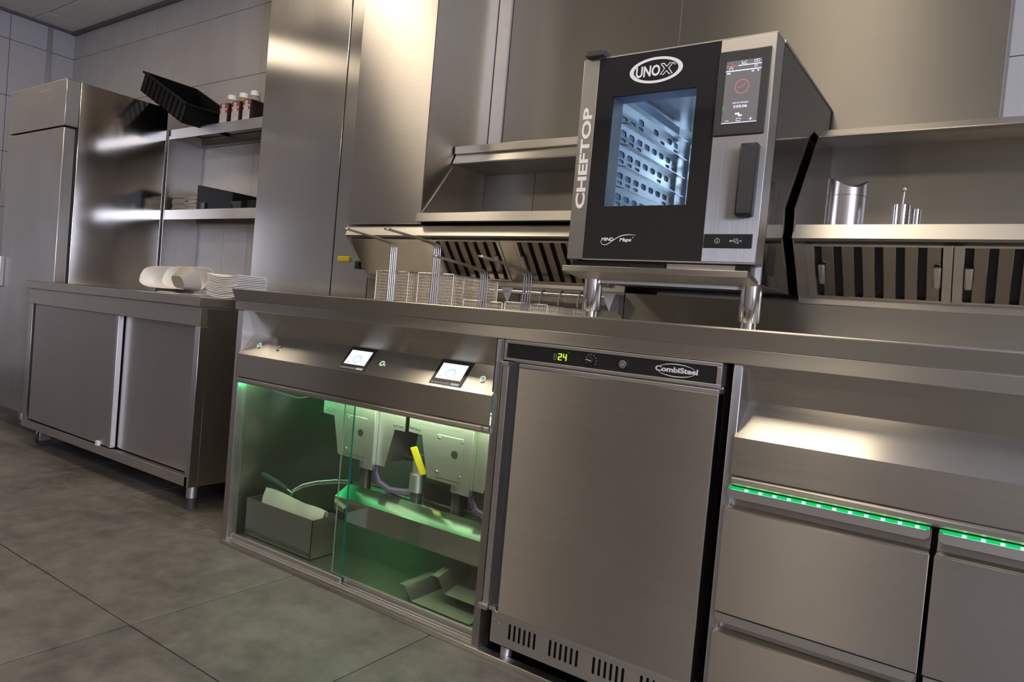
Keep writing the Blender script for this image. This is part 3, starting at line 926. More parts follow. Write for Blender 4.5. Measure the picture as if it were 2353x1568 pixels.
def drawer(x0, x1, zt, zb, led):
    """lip, recessed grip and front panel; top of lip at zt"""
    fr = MB()
    fr.box(x0, x1, 1.5, 1.52, zb, zt - 0.042)
    fr = fr.build('drawer_front', SHd, t, bevel=0.0018)
    # grip lip with rounded lower corners
    rr = 0.012
    pl = [(x0 + 0.003, zt - 0.001), (x0 + 0.003, zt - 0.018 + rr)]
    for i in range(1, 6):
        a = math.pi + math.pi / 2 * i / 5
        pl.append((x0 + 0.003 + rr + rr * math.cos(a), zt - 0.018 + rr + rr * math.sin(a)))
    for i in range(0, 5):
        a = 1.5 * math.pi + math.pi / 2 * i / 5
        pl.append((x1 - 0.003 - rr + rr * math.cos(a), zt - 0.018 + rr + rr * math.sin(a)))
    pl += [(x1 - 0.003, zt - 0.018 + rr), (x1 - 0.003, zt - 0.001)]
    MB().prism_y(pl, 1.5, 1.502).build('grip_lip', SG, fr)
    MB().box(x0 + 0.003, x1 - 0.003, 1.5, 1.542, zt - 0.001, zt).build('lip_top', SG, fr)
    MB().sheet([(1.5, zt - 0.042), (1.53, zt - 0.04), (1.535, zt - 0.02), (1.535, zt - 0.001)], x0 + 0.002, x1 - 0.002, 0.0015).build('grip_recess', SH, fr)
    return fr


cols = [(-0.453, -0.073), (-0.066, 0.314), (0.321, 0.701)]
for (a_, b_) in cols:
    drawer(a_, b_, 0.581, 0.3165, True)
    drawer(a_, b_, 0.3145, 0.03, False)
for (a_, b_) in cols[:2]:
    stp = MB().box(a_ + 0.004, b_ - 0.004, 1.506, 1.514, 0.5818, 0.586).build('led_strip', LEDG, t)
    n_ = 12
    l0 = MB().box(-0.003, 0.003, 1.503, 1.506, 0.5818, 0.585).build('led', LEDW, stp)
    first = True
    for i in range(n_):
        o = l0 if first else copy_part(l0, stp)
        first = False
        o.location = (a_ + 0.042 + i * 0.0285, 0, 0)
    area('drawer_strip_light', ((a_ + b_) / 2, 1.504, 0.5816), b_ - a_ - 0.02, 0.003, 0.012, (0.02, 1.0, 0.25), (0, -0.3, -1))

# ================================================================== EXTRACTION HOODS
YH = 1.9
FT, FB = Vector((0, 1.926, 1.166)), Vector((0, 2.03, 1.038))
FD = FB - FT
FN = Vector((0, FD.z, -FD.y)).normalized()


def filter_unit(parent, x0, x1, period, handles=(), first_off=0.03):
    f = MB()
    f.obox(Vector((x0, 0, 0)) + FT, (x1 - x0, 0, 0), FD, -FN * 0.004)
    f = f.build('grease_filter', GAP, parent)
    fm = MB()
    fm.obox(Vector((x0, 0, 0)) + FT, (first_off, 0, 0), FD, FN * 0.014)
    fm.obox(Vector((x1 - first_off, 0, 0)) + FT, (first_off - 0.001, 0, 0), FD, FN * 0.014)
    fm.obox(Vector((x0, 0, 0)) + FT, (x1 - x0, 0, 0), FD * 0.04, FN * 0.013)
    fm.obox(Vector((x0, 0, 0)) + FT + FD * 0.96, (x1 - x0, 0, 0), FD * 0.04, FN * 0.013)
    fm.build('filter_frame', SVd, f, bevel=0.0008)
    a = x0 + first_off + period * 0.38
    base = None
    while a + period * 0.62 <= x1 - first_off + 0.004:
        if base is None:
            base = MB().obox(Vector((a, 0, 0)) + FT + FD * 0.03, (period * 0.62, 0, 0), FD * 0.94, FN * 0.013)
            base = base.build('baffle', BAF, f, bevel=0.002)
            a0 = a
            bo = base
        else:
            bo = copy_part(base, f)
            bo.location.x += a - a0
        a += period
    for hx in handles:
        c = Vector((hx, 0, 0)) + FT + FD * 0.33
        h = MB().obox(c + FN * 0.016, (0.016, 0, 0), FD * 0.36, FN * 0.012)
        h.build('filter_handle', SVd, f, bevel=0.004)
    return f


# right hood
t = thing('exhaust_hood', 'right stainless exhaust hood with shelf above baffle filters beside the oven', 'hood', (0.1, 2.08, 1.0))
HX0, HX1 = -0.467, 0.85
MB().prism([(1.9, 1.168), (1.9, 1.207), (1.893, 1.246), (2.07, 1.474), (2.12, 1.505), (2.262, 1.505), (2.262, 1.03), (2.03, 1.03)], HX0, HX0 + 0.004).build('end_panel', SM, t)
MB().sheet([(1.93, 1.166), (1.905, 1.166), (1.892, 1.17), (1.909, 1.207), (2.262, 1.207)], HX0, HX1, -0.002).build('shelf_lip', SLIP, t)
MB().prism([(2.07, 1.474), (2.07, 1.477), (2.125, 1.508), (2.262, 1.508), (2.262, 1.49), (2.1, 1.474)], HX0, HX1).build('top_trim', SH, t, bevel=0.001)
MB().box(HX0 + 0.004, HX1, 2.252, 2.262, 1.207, 1.49).build('niche_back', SW, t)
MB().box(HX0, HX1, 2.028, 2.04, 1.01, 1.036).build('filter_trim', SH, t, bevel=0.002)
MB().box(HX0 - 0.52, HX1, 2.03, 2.04, 0.885, 1.012).build('back_splash', SW, t)
MB().obox(Vector((HX0, 0, 0)) + FT, (0.028, 0, 0), FD, FN * 0.012).build('edge_strip', SVd, t)
filter_unit(t, -0.439, -0.111, 0.047, (-0.408, -0.15), 0.021)
filter_unit(t, -0.11, 0.218, 0.047, (-0.086, 0.18), 0.021)
filter_unit(t, 0.219, 0.547, 0.047, (0.243,), 0.021)
# left hood
t = thing('exhaust_hood', 'left stainless exhaust hood with slanted baffle filters above the fry baskets', 'hood', (-1.5, 2.08, 1.0))
LX0, LX1 = -2.153, -0.99
MB().prism([(1.9, 1.168), (1.9, 1.21), (2.262, 1.21), (2.262, 0.885), (2.03, 0.885), (2.03, 1.03)], LX0, LX0 + 0.004).build('end_panel', SVd, t)
MB().sheet([(1.93, 1.166), (1.905, 1.166), (1.892, 1.17), (1.909, 1.207), (2.262, 1.207)], LX0 + 0.004, LX1, -0.002).build('hood_lip', SLIP, t)
MB().box(LX0, -1.765, 1.9, 2.262, 1.212, 2.845).build('duct_box', SH, t, bevel=0.0025)
MB().prism([(1.878, 1.218), (1.884, 1.25), (1.902, 1.25), (1.902, 1.218)], -1.77, LX1).build('shelf_gutter', SH, t, bevel=0.001)
MB().box(-1.764, LX1, 1.9, 2.25, 1.236, 1.24).build('shelf_board', SH, t)
MB().prism([(1.902, 1.252), (2.066, 1.468), (2.252, 1.468), (2.252, 1.24), (1.902, 1.24)], -1.7645, -1.7615).build('niche_side', SVd, t)
MB().prism([(2.05, 1.502), (2.05, 1.529), (2.07, 1.535), (2.262, 1.535), (2.262, 1.5), (2.06, 1.5)], -1.758, LX1).build('top_trim', SH, t, bevel=0.001)
MB().prism([(2.045, 1.466), (2.05, 1.462), (2.252, 1.462), (2.252, 1.5), (2.062, 1.5)], -1.761, LX1).build('top_gutter', SH, t, bevel=0.001)
MB().box(-1.76, -1.52, 2.252, 2.262, 1.24, 1.462).build('niche_back', SW, t)
MB().box(-1.518, LX1, 2.252, 2.262, 1.24, 1.462).build('niche_back', SW, t)
MB().obox(Vector((LX0 + 0.004, 0, 0)) + FT, (0.432, 0, 0), FD, FN * 0.012).build('blank_panel', SV, t)
filter_unit(t, -1.716, -1.418, 0.0425, (-1.452,), 0.014)
MB().obox(Vector((-1.417, 0, 0)) + FT, (0.056, 0, 0), FD, FN * 0.013).build('divider_strip', SVd, t, bevel=0.001)
filter_unit(t, -1.36, -1.035, 0.0425, (-1.345,), 0.014)
MB().box(LX0, LX1, 2.028, 2.04, 1.012, 1.04).build('filter_trim', SH, t, bevel=0.002)
MB().box(LX0, LX1, 2.03, 2.04, 0.885, 1.012).build('back_splash', SW, t)

# basket hanging rail
t = thing('hanging_rail', 'round steel hanging rail on angled brackets behind the fry baskets', 'rail', (-1.3, 1.98, 0.93))
MB().cyl((-1.72, 1.975, 0.992), (-1.03, 1.975, 0.992), 0.0075, n=14).build('rod', TUBE, t)
for bx in (-1.4, -1.012):
    b = MB()
    b.prism_y([(bx - 0.026, 1.003), (bx + 0.022, 1.003), (bx + 0.004, 0.95)], 1.968, 1.972)
    b.prism([(1.97, 1.003), (2.029, 1.003), (2.029, 0.95), (1.97, 0.95)], bx + 0.002, bx + 0.006)
    b.box(bx - 0.026, bx + 0.022, 1.97, 2.029, 1.002, 1.005)
    b.build('bracket', SVd, t)
for hx in (-1.335, -1.262, -1.19, -1.118):
    MB().tube([(hx - 0.002, 1.965, 0.945), (hx, 1.963, 0.975), (hx + 0.003, 1.966, 0.998), (hx + 0.006, 1.976, 1.003), (hx + 0.008, 1.986, 0.995), (hx + 0.008, 1.99, 0.972)], 0.0028, 8).build('hook', CH, t)

# gas valve on the outer end of the left hood
t = thing('gas_valve', 'yellow lever gas valve on the steel wall left of the fry baskets', 'valve', (-2.36, 2.15, 1.06))
MB().cyl((-2.31, 2.12, 1.055), (-2.31, 2.12, 1.085), 0.015, n=14).build('body', BLK, t)
MB().cyl((-2.31, 2.12, 1.068), (-2.31, 2.263, 1.068), 0.012, n=12).build('pipe', SILV, t)
MB().box(-2.37, -2.3, 2.114, 2.126, 1.088, 1.094).box(-2.315, -2.303, 2.114, 2.126, 1.08, 1.1).build('lever', CH, t, bevel=0.001)
MB().box(-2.435, -2.357, 2.108, 2.13, 1.083, 1.108).build('grip', YEL, t, bevel=0.005)

# ================================================================== FRY BASKETS
def basket(x0, zt, label, hdx):
    """wire basket with four-rod handle; front at y0"""
    w, dpt, hgt, y0 = 0.148, 0.235, 0.15, 1.70
    t = thing('fry_basket', label, 'basket', (x0 + w / 2, y0 + dpt / 2, zt - hgt), 'wire fry baskets')
    nW, nH, nD = 19, 15, 26
    r = 0.0015

    def panel(o, ux, uy, a, b, na, nb):
        m = MB()
        o, ux, uy = Vector(o), Vector(ux), Vector(uy)
        nrm = ux.cross(uy).normalized() * r
        for i in range(na + 1):
            p = o + ux * a * i / na
            m.cyl(p + nrm, p + uy * b + nrm, r, n=4, caps=False)
        for j in range(nb + 1):
            p = o + uy * b * j / nb
            m.cyl(p - nrm, p + ux * a - nrm, r, n=4, caps=False)
        return m

    z0 = zt - hgt
    panel((x0, y0, z0), XA, ZA, w, hgt, nW, nH).build('front_mesh', WIRE, t)
    panel((x0, y0 + dpt, z0), XA, ZA, w, hgt, nW, nH).build('back_mesh', WIRE, t)
    panel((x0, y0, z0), YA, ZA, dpt, hgt, nD, nH).build('side_mesh', WIRE, t)
    panel((x0 + w, y0, z0), YA, ZA, dpt, hgt, nD, nH).build('side_mesh', WIRE, t)
    panel((x0, y0, z0), XA, YA, w, dpt, nW, nD).build('bottom_mesh', WIRE, t)
    b = MB()
    b.tube([(x0, y0, zt), (x0 + w, y0, zt), (x0 + w, y0 + dpt, zt), (x0, y0 + dpt, zt), (x0, y0, zt)], 0.0022, 6)
    b.tube([(x0 + w * 0.3, y0 + dpt, zt), (x0 + w * 0.3, y0 + dpt + 0.012, zt - 0.03), (x0 + w * 0.7, y0 + dpt + 0.012, zt - 0.03), (x0 + w * 0.7, y0 + dpt, zt)], 0.0022, 6)
    b.build('rim_wire', CH, t)
    b = MB()
    xm = x0 + 0.078
    yf = y0 - 0.006
    hz = zt + 0.09
    for s, dx in enumerate((-0.0135, -0.0055, 0.0035, 0.0115)):
        path = [(xm + dx, yf, zt - hgt + 0.005), (xm + dx, yf, zt), (xm + dx, yf, hz - 0.012), (xm + dx + hdx * 0.02, yf - 0.004, hz - 0.003), (xm + dx + hdx * 0.06, yf - 0.014, hz + 0.002)]
        inner = dx * 0.75
        path += [(xm + inner + hdx * 0.4, yf - 0.075, hz + 0.012), (xm + inner * 0.9 + hdx, yf - 0.178, hz + 0.024)]
        b.tube(path, 0.0023, 7)
    e = Vector((xm + hdx, yf - 0.178, hz + 0.024))
    for dx in (0.0095, 0.004):
        loop = [e + Vector((dx * math.cos(R(a)), 0.006 - 0.014 * abs(math.sin(R(a))), 0)) for a in range(0, 181, 30)]
        b.tube(loop, 0.0026, 7)
    b.build('handle', CH, t)
    MB().obox((xm - 0.012 + hdx * 0.25, yf - 0.05, hz + 0.004), (0.022, 0, 0), (0, 0.004, 0), (0, 0, 0.003)).build('handle_clip', CH, t)
    return t


basket(-1.758, 1.022, 'raised fry basket, the leftmost of the four, by the steel hood end', -0.04)
basket(-1.567, 1.021, 'raised fry basket, second from the left, in front of the baffle filters', -0.05)
basket(-1.372, 0.944, 'lowered fry basket, third from the left, its handle reaching past the second basket', -0.045)
basket(-1.214, 0.947, 'lowered fry basket nearest the oven leg, below the hanging rail', -0.04)

# ================================================================== COMBI OVEN
t = thing('combi_oven', 'black glass and steel combi oven on tubular legs on the counter', 'oven', (-0.73, 1.93, 0.884))
OX0, OX1, OY = -0.98, -0.479, 1.64
# shell around an open cavity
b = MB()
b.box(OX1 - 0.004, OX1, 1.70, 2.25, 1.03, 1.6)
b.build('side_panel', SD, t, bevel=0.001)
MB().box(OX0, OX0 + 0.004, 1.70, 2.25, 1.03, 1.6).build('side_panel', SD, t, bevel=0.001)
MB().box(OX0 + 0.004, OX1 - 0.004, 2.23, 2.25, 1.03, 1.6).build('back_panel', SVd, t)
MB().box(OX0, OX1 + 0.003, 1.702, 2.262, 1.6, 1.607).build('top_cover', SVd, t, bevel=0.002)
MB().box(OX0 + 0.002, OX1 - 0.002, 1.70, 2.25, 1.03, 1.034).build('base_sheet', SVd, t)
MB().box(OX1 - 0.125, OX1 - 0.005, 1.702, 2.22, 1.04, 1.59).build('electric_box', GAP, t)
MB().box(OX1 - 0.02, OX1, 1.695, 1.705, 1.03, 1.604).build('front_flange', SVd, t, bevel=0.001)
# cavity
cx0_, cx1_, cyb, cz0, cz1 = -0.925, -0.625, 2.21, 1.1, 1.57
b = MB()
b.box(cx0_ - 0.004, cx0_, 1.71, cyb, cz0, cz1).box(cx1_, cx1_ + 0.004, 1.71, cyb, cz0, cz1).box(cx0_, cx1_, cyb, cyb + 0.004, cz0, cz1).box(cx0_, cx1_, 1.71, cyb, cz0 - 0.004, cz0).box(cx0_, cx1_, 1.71, cyb, cz1, cz1 + 0.004)
b.build('cavity', CAV, t)
for side, xx in ((1, cx0_ + 0.018), (-1, cx1_ - 0.018)):
    rk = MB()
    for j in range(7):
        zb = 1.135 + j * 0.058
        rk.plate((xx, 1.735, zb), YA, ZA, 8, 1, 0.0525, 0.023, 0.035, 0.0165, 0.3, skip=() if j < 6 else tuple((i, 0) for i in (0, 1, 3, 5)))
        rk.plate((xx, 1.735, zb - 0.014), YA, ZA, 8, 1, 0.0525, 0.014, 0.031, 0.009, 0.3, skip=tuple((i, 0) for i in ((3, 4, 5) if j % 2 else (3, 4, 6))))
        rk.box(xx - 0.0005, xx, 1.735, 2.155, zb + 0.023, zb + 0.044)
        rk.prism_y([(xx, zb + 0.034), (xx + side * 0.03, zb + 0.027), (xx + side * 0.03, zb + 0.029), (xx, zb + 0.037)], 1.735, 2.155)
    rk.build('tray_rack', CAV, t)
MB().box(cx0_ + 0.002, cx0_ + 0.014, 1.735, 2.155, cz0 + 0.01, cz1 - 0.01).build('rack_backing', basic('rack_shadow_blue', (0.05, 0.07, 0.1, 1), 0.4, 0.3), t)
fg = MB().box(cx0_ + 0.05, cx1_ - 0.04, 2.17, 2.174, cz0 + 0.02, cz1 - 0.06).build('fan_baffle', CAV, t)
MB().cyl((-0.70, 2.169, 1.40), (-0.70, 2.166, 1.40), 0.012, n=16).build('knob_screw', CH, fg)
area('oven_lamp', (cx1_ - 0.03, 1.76, 1.5), 0.05, 0.2, 2.4, (0.72, 0.87, 1.0), (-1, 0.45, -0.35))
area('oven_lamp_low', (cx1_ - 0.03, 1.76, 1.2), 0.05, 0.15, 1.3, (0.72, 0.87, 1.0), (-1, 0.45, 0.2))
# door
wx0, wx1, wz0, wz1 = -0.886, -0.659, 1.213, 1.4975
dx0, dx1, dz0, dz1 = -0.932, -0.609, 1.076, 1.601
b = MB()
b.box(dx0, wx0, OY, 1.698, dz0, dz1).box(wx1, dx1, OY, 1.698, dz0, dz1).box(wx0, wx1, OY, 1.698, dz0, wz0).box(wx0, wx1, OY, 1.698, wz1, dz1)
dr = b.build('door', BGL, t)
MB().box(wx0, wx1, OY + 0.0005, OY + 0.004, wz0, wz1).build('window_pane', OGL, dr)
MB().box(wx0, wx0 + 0.002, OY + 0.004, 1.698, wz0, wz1).build('window_reveal', BLK, dr)
b = MB().box(wx0, wx1, OY + 0.004, 1.698, wz1 - 0.001, wz1)
b.build('window_reveal', BLUEG, dr)
MB().box(OX0, dx0 - 0.0005, OY - 0.001, 1.698, dz0 - 0.002, dz1 + 0.003).build('door_strip', STRIP, dr, bevel=0.0015)
MB().box(OX0, OX1, OY, 1.698, dz1, dz1 + 0.003).build('door_top_edge', SG, dr)
MB().box(dx0, OX1, OY, 1.698, dz0 - 0.003, dz0).build('door_bottom_edge', SG, dr)
cpnl = MB().box(dx1 + 0.0005, OX1, OY, 1.698, dz0, dz1).build('control_panel', SVd, t, bevel=0.0015)
dsp = MB().box(-0.611 + 0.003, -0.488, OY - 0.006, OY - 0.0005, 1.373, 1.571).build('display_frame', DGREY, t, bevel=0.004)
yd = OY - 0.0066
DX0, DX1, DZ0, DZ1 = -0.5885, -0.5065, 1.4, 1.5455
do = Vector((DX0, yd, DZ0))
DW, DH = DX1 - DX0, DZ1 - DZ0
MB().flat(do, XA, ZA, 0, DW, 0, DH).build('lit_screen', SCRD, dsp, smooth=False)
do = do + Vector((0, -0.0005, 0))


def icon(b, name='screen_mark', mat=SCRL):
    b.build(name, mat, dsp, smooth=False)
    return MB()


b = MB()
b.flat(do, XA, ZA, 0, DW, 0, 0.0016)
b = icon(b)
b.flat(do, XA, ZA, 0, DW, 0.121, 0.1232)
b = icon(b)
b.flat(do, XA, ZA, 0.028, DW, 0.1325, 0.1345)
b = icon(b)
b.stroke(do, XA, ZA, [(0.036, 0.144), (0.036, 0.137), (0.049, 0.137)], 0.0013).stroke(do, XA, ZA, [(0.038, 0.139), (0.042, 0.1405), (0.047, 0.1435)], 0.001)
b = icon(b)
b.stroke(do, XA, ZA, [(0.065, 0.138), (0.065, 0.143), (0.077, 0.143), (0.077, 0.138), (0.065, 0.138)], 0.0012).flat(do, XA, ZA, 0.0705, 0.0715, 0.138, 0.143)
b = icon(b)
b.ring(do + Vector((0.012, 0, 0.127)), XA, ZA, 0.0045, 0.004, 0.0012, n=16, a0=R(-40), a1=R(220))
b = icon(b)
b.ring(do + Vector((0.069, 0, 0.1285)), XA, ZA, 0.0035, 0.003, 0.001, n=16)
b = icon(b)
b.flat(do, XA, ZA, 0.003, 0.011, 0.1155, 0.1185);b = icon(b);b.flat(do, XA, ZA, 0.06, 0.066, 0.116, 0.1185);b = icon(b);b.ring(do + Vector((0.075, 0, 0.1175)), XA, ZA, 0.002, 0.002, 0.0019, n=10)
b = icon(b)
b.flat(do, XA, ZA, 0.031, 0.041, 0.0195, 0.0235).flat(do, XA, ZA, 0.038, 0.047, 0.0155, 0.019)
b = icon(b)
b.flat(do, XA, ZA, 0.009, 0.017, 0.0055, 0.0066);b = icon(b);b.flat(do, XA, ZA, 0.064, 0.072, 0.0068, 0.008).flat(do, XA, ZA, 0.0674, 0.0686, 0.0035, 0.0113)
b = icon(b)
b.stroke(do, XA, ZA, [(0.035, 0.0045), (0.044, 0.0045), (0.045, 0.0105), (0.035, 0.0105), (0.035, 0.0045)], 0.0012)
b = icon(b)
b = MB()
b.ring(do + Vector((DW / 2, 0, 0.084)), XA, ZA, 0.0165, 0.0165, 0.0013, n=36)
b = icon(b, 'clock_ring', SCRO)
b.stroke(do, XA, ZA, [(DW / 2 - 0.0095, 0.083), (DW / 2, 0.083), (DW / 2 + 0.0065, 0.092)], 0.0013)
b = icon(b, 'clock_hands', SCRO)
b.flat(do, XA, ZA, 0, 0.026, 0.1325, 0.134).flat(do, XA, ZA, 0.0125, 0.014, 0.136, 0.1405)
b.build('menu_mark', SCRO, dsp, smooth=False)
b = MB().ring(do + Vector((0.0045, 0, 0.037)), XA, ZA, 0.0055, 0.0055, 0.001, n=20).stroke(do, XA, ZA, [(0.002, 0.037), (0.004, 0.035), (0.007, 0.039)], 0.0009)
b.build('check_icon', SCRG, dsp, smooth=False)
lettering('END OF COOKING', do + Vector((DW / 2, 0, 0.0455)), XA, ZA, 0.003, SCRL, dsp, align='CENTER', off=0.02, width=0.036)
lettering('3:05:06', do + Vector((DW / 2, 0, 0.0355)), XA, ZA, 0.0062, SCRL, dsp, align='CENTER', off=0.015, width=0.032)
# handle
hd = MB().box(-0.531, -0.4915, 1.612, 1.638, 1.181, 1.347).build('handle', BLK, dr, bevel=0.004)
MB().box(-0.527, -0.495, 1.6105, 1.613, 1.186, 1.342).build('handle_face', DGREY, hd, bevel=0.001)
# usb cover
us = MB().box(-0.6045, -0.49, OY - 0.004, OY - 0.0005, 1.109, 1.142).build('socket_cover', BLK, t, bevel=0.003)
uo = Vector((-0.6045, OY - 0.0046, 1.109))
b = MB()
b.ring(uo + Vector((0.033, 0, 0.0165)), XA, ZA, 0.0062, 0.0062, 0.001, n=24).flat(uo, XA, ZA, 0.0324, 0.0336, 0.0135, 0.0195)
b.stroke(uo, XA, ZA, [(0.064, 0.0165), (0.089, 0.0165)], 0.0011).stroke(uo, XA, ZA, [(0.068, 0.0165), (0.073, 0.021), (0.08, 0.021)], 0.001).stroke(uo, XA, ZA, [(0.071, 0.0165), (0.076, 0.012), (0.082, 0.012)], 0.001)
b.ring(uo + Vector((0.065, 0, 0.0165)), XA, ZA, 0.0024, 0.0024, 0.0023, n=12).ring(uo + Vector((0.0805, 0, 0.021)), XA, ZA, 0.0014, 0.0014, 0.0013, n=10).flat(uo, XA, ZA, 0.0815, 0.0842, 0.0107, 0.0133)
b.add([uo + Vector(p) for p in ((0.0885, 0, 0.0145), (0.0915, 0, 0.0165), (0.0885, 0, 0.0185))], [(0, 1, 2)])
b.build('socket_symbols', PRINT, us, smooth=False)
# logos
yl = OY - 0.0006
lc = Vector((-0.7715, yl, 1.5525))
b = MB()
b.ring(lc, XA, ZA, 0.0715, 0.0325, 0.0115, 0.0065, n=56)
b.build('logo_oval', WHT, dr, smooth=False)
lettering('UNO', lc + Vector((-0.054, 0, -0.0135)), XA, ZA, 0.027, WHT, dr, off=0.03, width=0.066)
b = MB()
xo = lc + Vector((0.029, 0, 0.0005))
XP = [(-.016, .013), (-.0075, .013), (0, .0045), (.0075, .013), (.016, .013), (.0055, 0), (.016, -.014), (.0075, -.014), (0, -.0055), (-.0075, -.014), (-.016, -.014), (-.0055, 0), (-.016, .013)]
b.stroke(xo, XA, ZA, XP, 0.0026)
b.ring(lc + Vector((0.0495, 0, 0.0115)), XA, ZA, 0.004, 0.004, 0.0008, n=18)
b.build('logo_letter', WHT, dr, smooth=False)
lettering('R', lc + Vector((0.0495, 0, 0.0098)), XA, ZA, 0.0036, WHT, dr, align='CENTER', off=0.01)
lettering('CHEFTOP', Vector((-0.9425, OY - 0.0016, 1.208)), ZA, (-1, 0, 0), 0.0265, basic('cream_print', (0.86, 0.82, 0.72, 1), 0.5), dr, off=0.035, width=0.268)
lettering('MIND', Vector((-0.8805, yl, 1.1235)), XA, ZA, 0.0085, WHT, dr, off=0.03, width=0.035, shear=0.12)
lettering('Maps', Vector((-0.8285, yl, 1.1225)), XA, ZA, 0.009, WHT, dr, off=0.03, width=0.034, shear=0.2)
lettering('TM', Vector((-0.7935, yl, 1.131)), XA, ZA, 0.0025, WHT, dr, off=0.01)
sw = [(-0.884, 1.1255), (-0.8815, 1.1195), (-0.877, 1.1145), (-0.871, 1.1125), (-0.865, 1.1135), (-0.857, 1.1175), (-0.848, 1.1235), (-0.837, 1.1305), (-0.827, 1.1355), (-0.816, 1.1385), (-0.804, 1.1395), (-0.793, 1.139), (-0.783, 1.1375)]
b = MB().stroke(Vector((0, yl - 0.0003, 0)), XA, ZA, sw, [0.0004, 0.001, 0.0014, 0.0017, 0.0018, 0.0018, 0.0018, 0.0019, 0.002, 0.002, 0.0018, 0.0012, 0.0004])
b.build('logo_swoosh', WHT, dr, smooth=False)
MB().box(-0.969, -0.914, 1.622, 1.66, 1.604, 1.62).build('hinge_cap', DGREY, t, bevel=0.003)
# below the door
MB().box(OX0 + 0.006, OX1 - 0.015, 1.66, 1.699, 1.035, 1.0715).build('door_sill', BLK, t)
MB().box(-0.80, -0.705, 1.652, 1.66, 1.056, 1.066).build('sill_vent', BLK, t)
MB().box(-0.7, -0.53, 1.656, 1.66, 1.052, 1.07).build('sill_plate', SG, t)
MB().prism([(1.6, 1.0385), (1.6, 1.053), (1.604, 1.053), (1.66, 1.045), (1.72, 1.0285), (1.70, 1.0265)], OX0 + 0.012, OX1 - 0.003).build('drip_tray', SH, t, bevel=0.0012)
MB().box(-0.955, -0.5, 1.712, 1.72, 1.018, 1.03).box(-0.955, -0.5, 2.2, 2.21, 1.018, 1.03).build('leg_rail', SVd, t)
for lx, ly in ((-0.936, 1.72), (-0.505, 1.72)):
    lg = MB().lathe((lx, ly, 0.0), [(0.0255, 1.028), (0.0255, 0.944), (0.0235, 0.939)], 28).build('leg', TUBE, t)
    MB().cyl((lx, ly, 0.8845), (lx, ly, 0.94), 0.019, n=24).build('foot', TUBE, lg)
# rating plate on the side
MB().box(OX1, OX1 + 0.0008, 1.73, 1.80, 1.06, 1.13).build('rating_plate', basic('plate_dark', (0.06, 0.055, 0.055, 1), 0.25, 0.8), t)

# ================================================================== SHELF ITEMS ON THE RIGHT HOOD
t = thing('swing_lid_canister', 'brushed steel canister with a scooped lid on the right hood shelf', 'canister', (-0.367, 2.0, 1.2095))
MB().lathe((-0.367, 2.0, 1.2095), [(0.046, 0.0), (0.048, 0.002), (0.048, 0.081)], 40).build('body', CAN, t)
n = 48
vs = []
for k in range(n):
    a = 2 * math.pi * k / n
    zt = 1.324 + 0.014 * math.cos(2 * (a - R(30)))  # two crests, two dips
    vs.append((a, zt))
b = MB()
lo = [(-0.367 + 0.048 * math.cos(a), 2.0 + 0.048 * math.sin(a), 1.2915) for a, z in vs]
hi = [(-0.367 + 0.048 * math.cos(a), 2.0 + 0.048 * math.sin(a), z) for a, z in vs]
b.loft(lo, hi, caps=False)
b.build('lid_band', CAN, t)
b = MB()
hi2 = [(-0.367 + 0.0475 * math.cos(a), 2.0 + 0.0475 * math.sin(a), z - 0.001) for a, z in vs]
b.add(hi2 + [(-0.367, 2.0, 1.316)], [(k, (k + 1) % n, n) for k in range(n)])
b.build('lid_scoop', basic('lid_inside', (0.16, 0.15, 0.14, 1), 0.35, 0.8), t)
t = thing('spice_pot', 'small steel pot holding a ball-ended stick on the right hood shelf', 'pot', (-0.237, 2.0, 1.2095))
MB().lathe((-0.237, 2.0, 1.2095), [(0.02, 0), (0.0205, 0.002), (0.0205, 0.059), (0.018, 0.0595)], 28).build('body', TUBE, t)
MB().lathe((-0.206, 2.025, 1.2095), [(0.011, 0), (0.011, 0.053), (0.01, 0.054)], 20).build('side_tube', TUBE, t)
t = thing('muddler_stick', 'thin steel stick with a round ball end standing in the small pot', 'stick', (-0.236, 2.0, 1.22))
MB().cyl((-0.2375, 2.0, 1.215), (-0.234, 2.0, 1.305), 0.0025, n=10).build('rod', CH, t)
MB().sphere((-0.234, 2.0, 1.309), 0.0068).build('ball', CH, t)

# ================================================================== NICHE ITEMS
# crate tipped against the fridge top
O = Vector((-4.48, 2.225, 2.098))
U = Vector((0.88, 0, -0.43)).normalized()
W_ = Vector((0.43, 0, 0.88)).normalized()
V_ = Vector((0, 1, 0))
b = MB()
L_, D_, H_ = 0.55, 0.33, 0.115
b.obox(O, U * L_, V_ * D_, W_ * 0.005)
for (o_, a_, c_) in ((O, U * L_, V_ * 0.005), (O + V_ * (D_ - 0.005), U * L_, V_ * 0.005), (O, U * 0.005, V_ * D_), (O + U * (L_ - 0.005), U * 0.005, V_ * D_)):
    b.obox(o_, a_, c_, W_ * H_)
t = thing('bread_crate', 'black plastic crate tipped up on the top shelf against the fridge', 'crate', (-4.2, 2.4, 1.9))
b.build('body', CRATE, t)
b = MB()
for (o_, a_, c_) in ((O - U * 0.012 - V_ * 0.012, U * (L_ + 0.024), V_ * 0.016), (O - U * 0.012 + V_ * (D_ - 0.004), U * (L_ + 0.024), V_ * 0.016), (O - U * 0.012 - V_ * 0.012, U * 0.016, V_ * (D_ + 0.024)), (O + U * (L_ - 0.004) - V_ * 0.012, U * 0.016, V_ * (D_ + 0.024))):
    b.obox(o_ + W_ * (H_ - 0.008), a_, c_, W_ * 0.012)
b.build('rim', CRATE, t, bevel=0.002)
b = MB()
for i in range(1, 10):
    b.obox(O + U * (L_ * i / 10) - V_ * 0.006, U * 0.006, V_ * 0.006, W_ * H_)
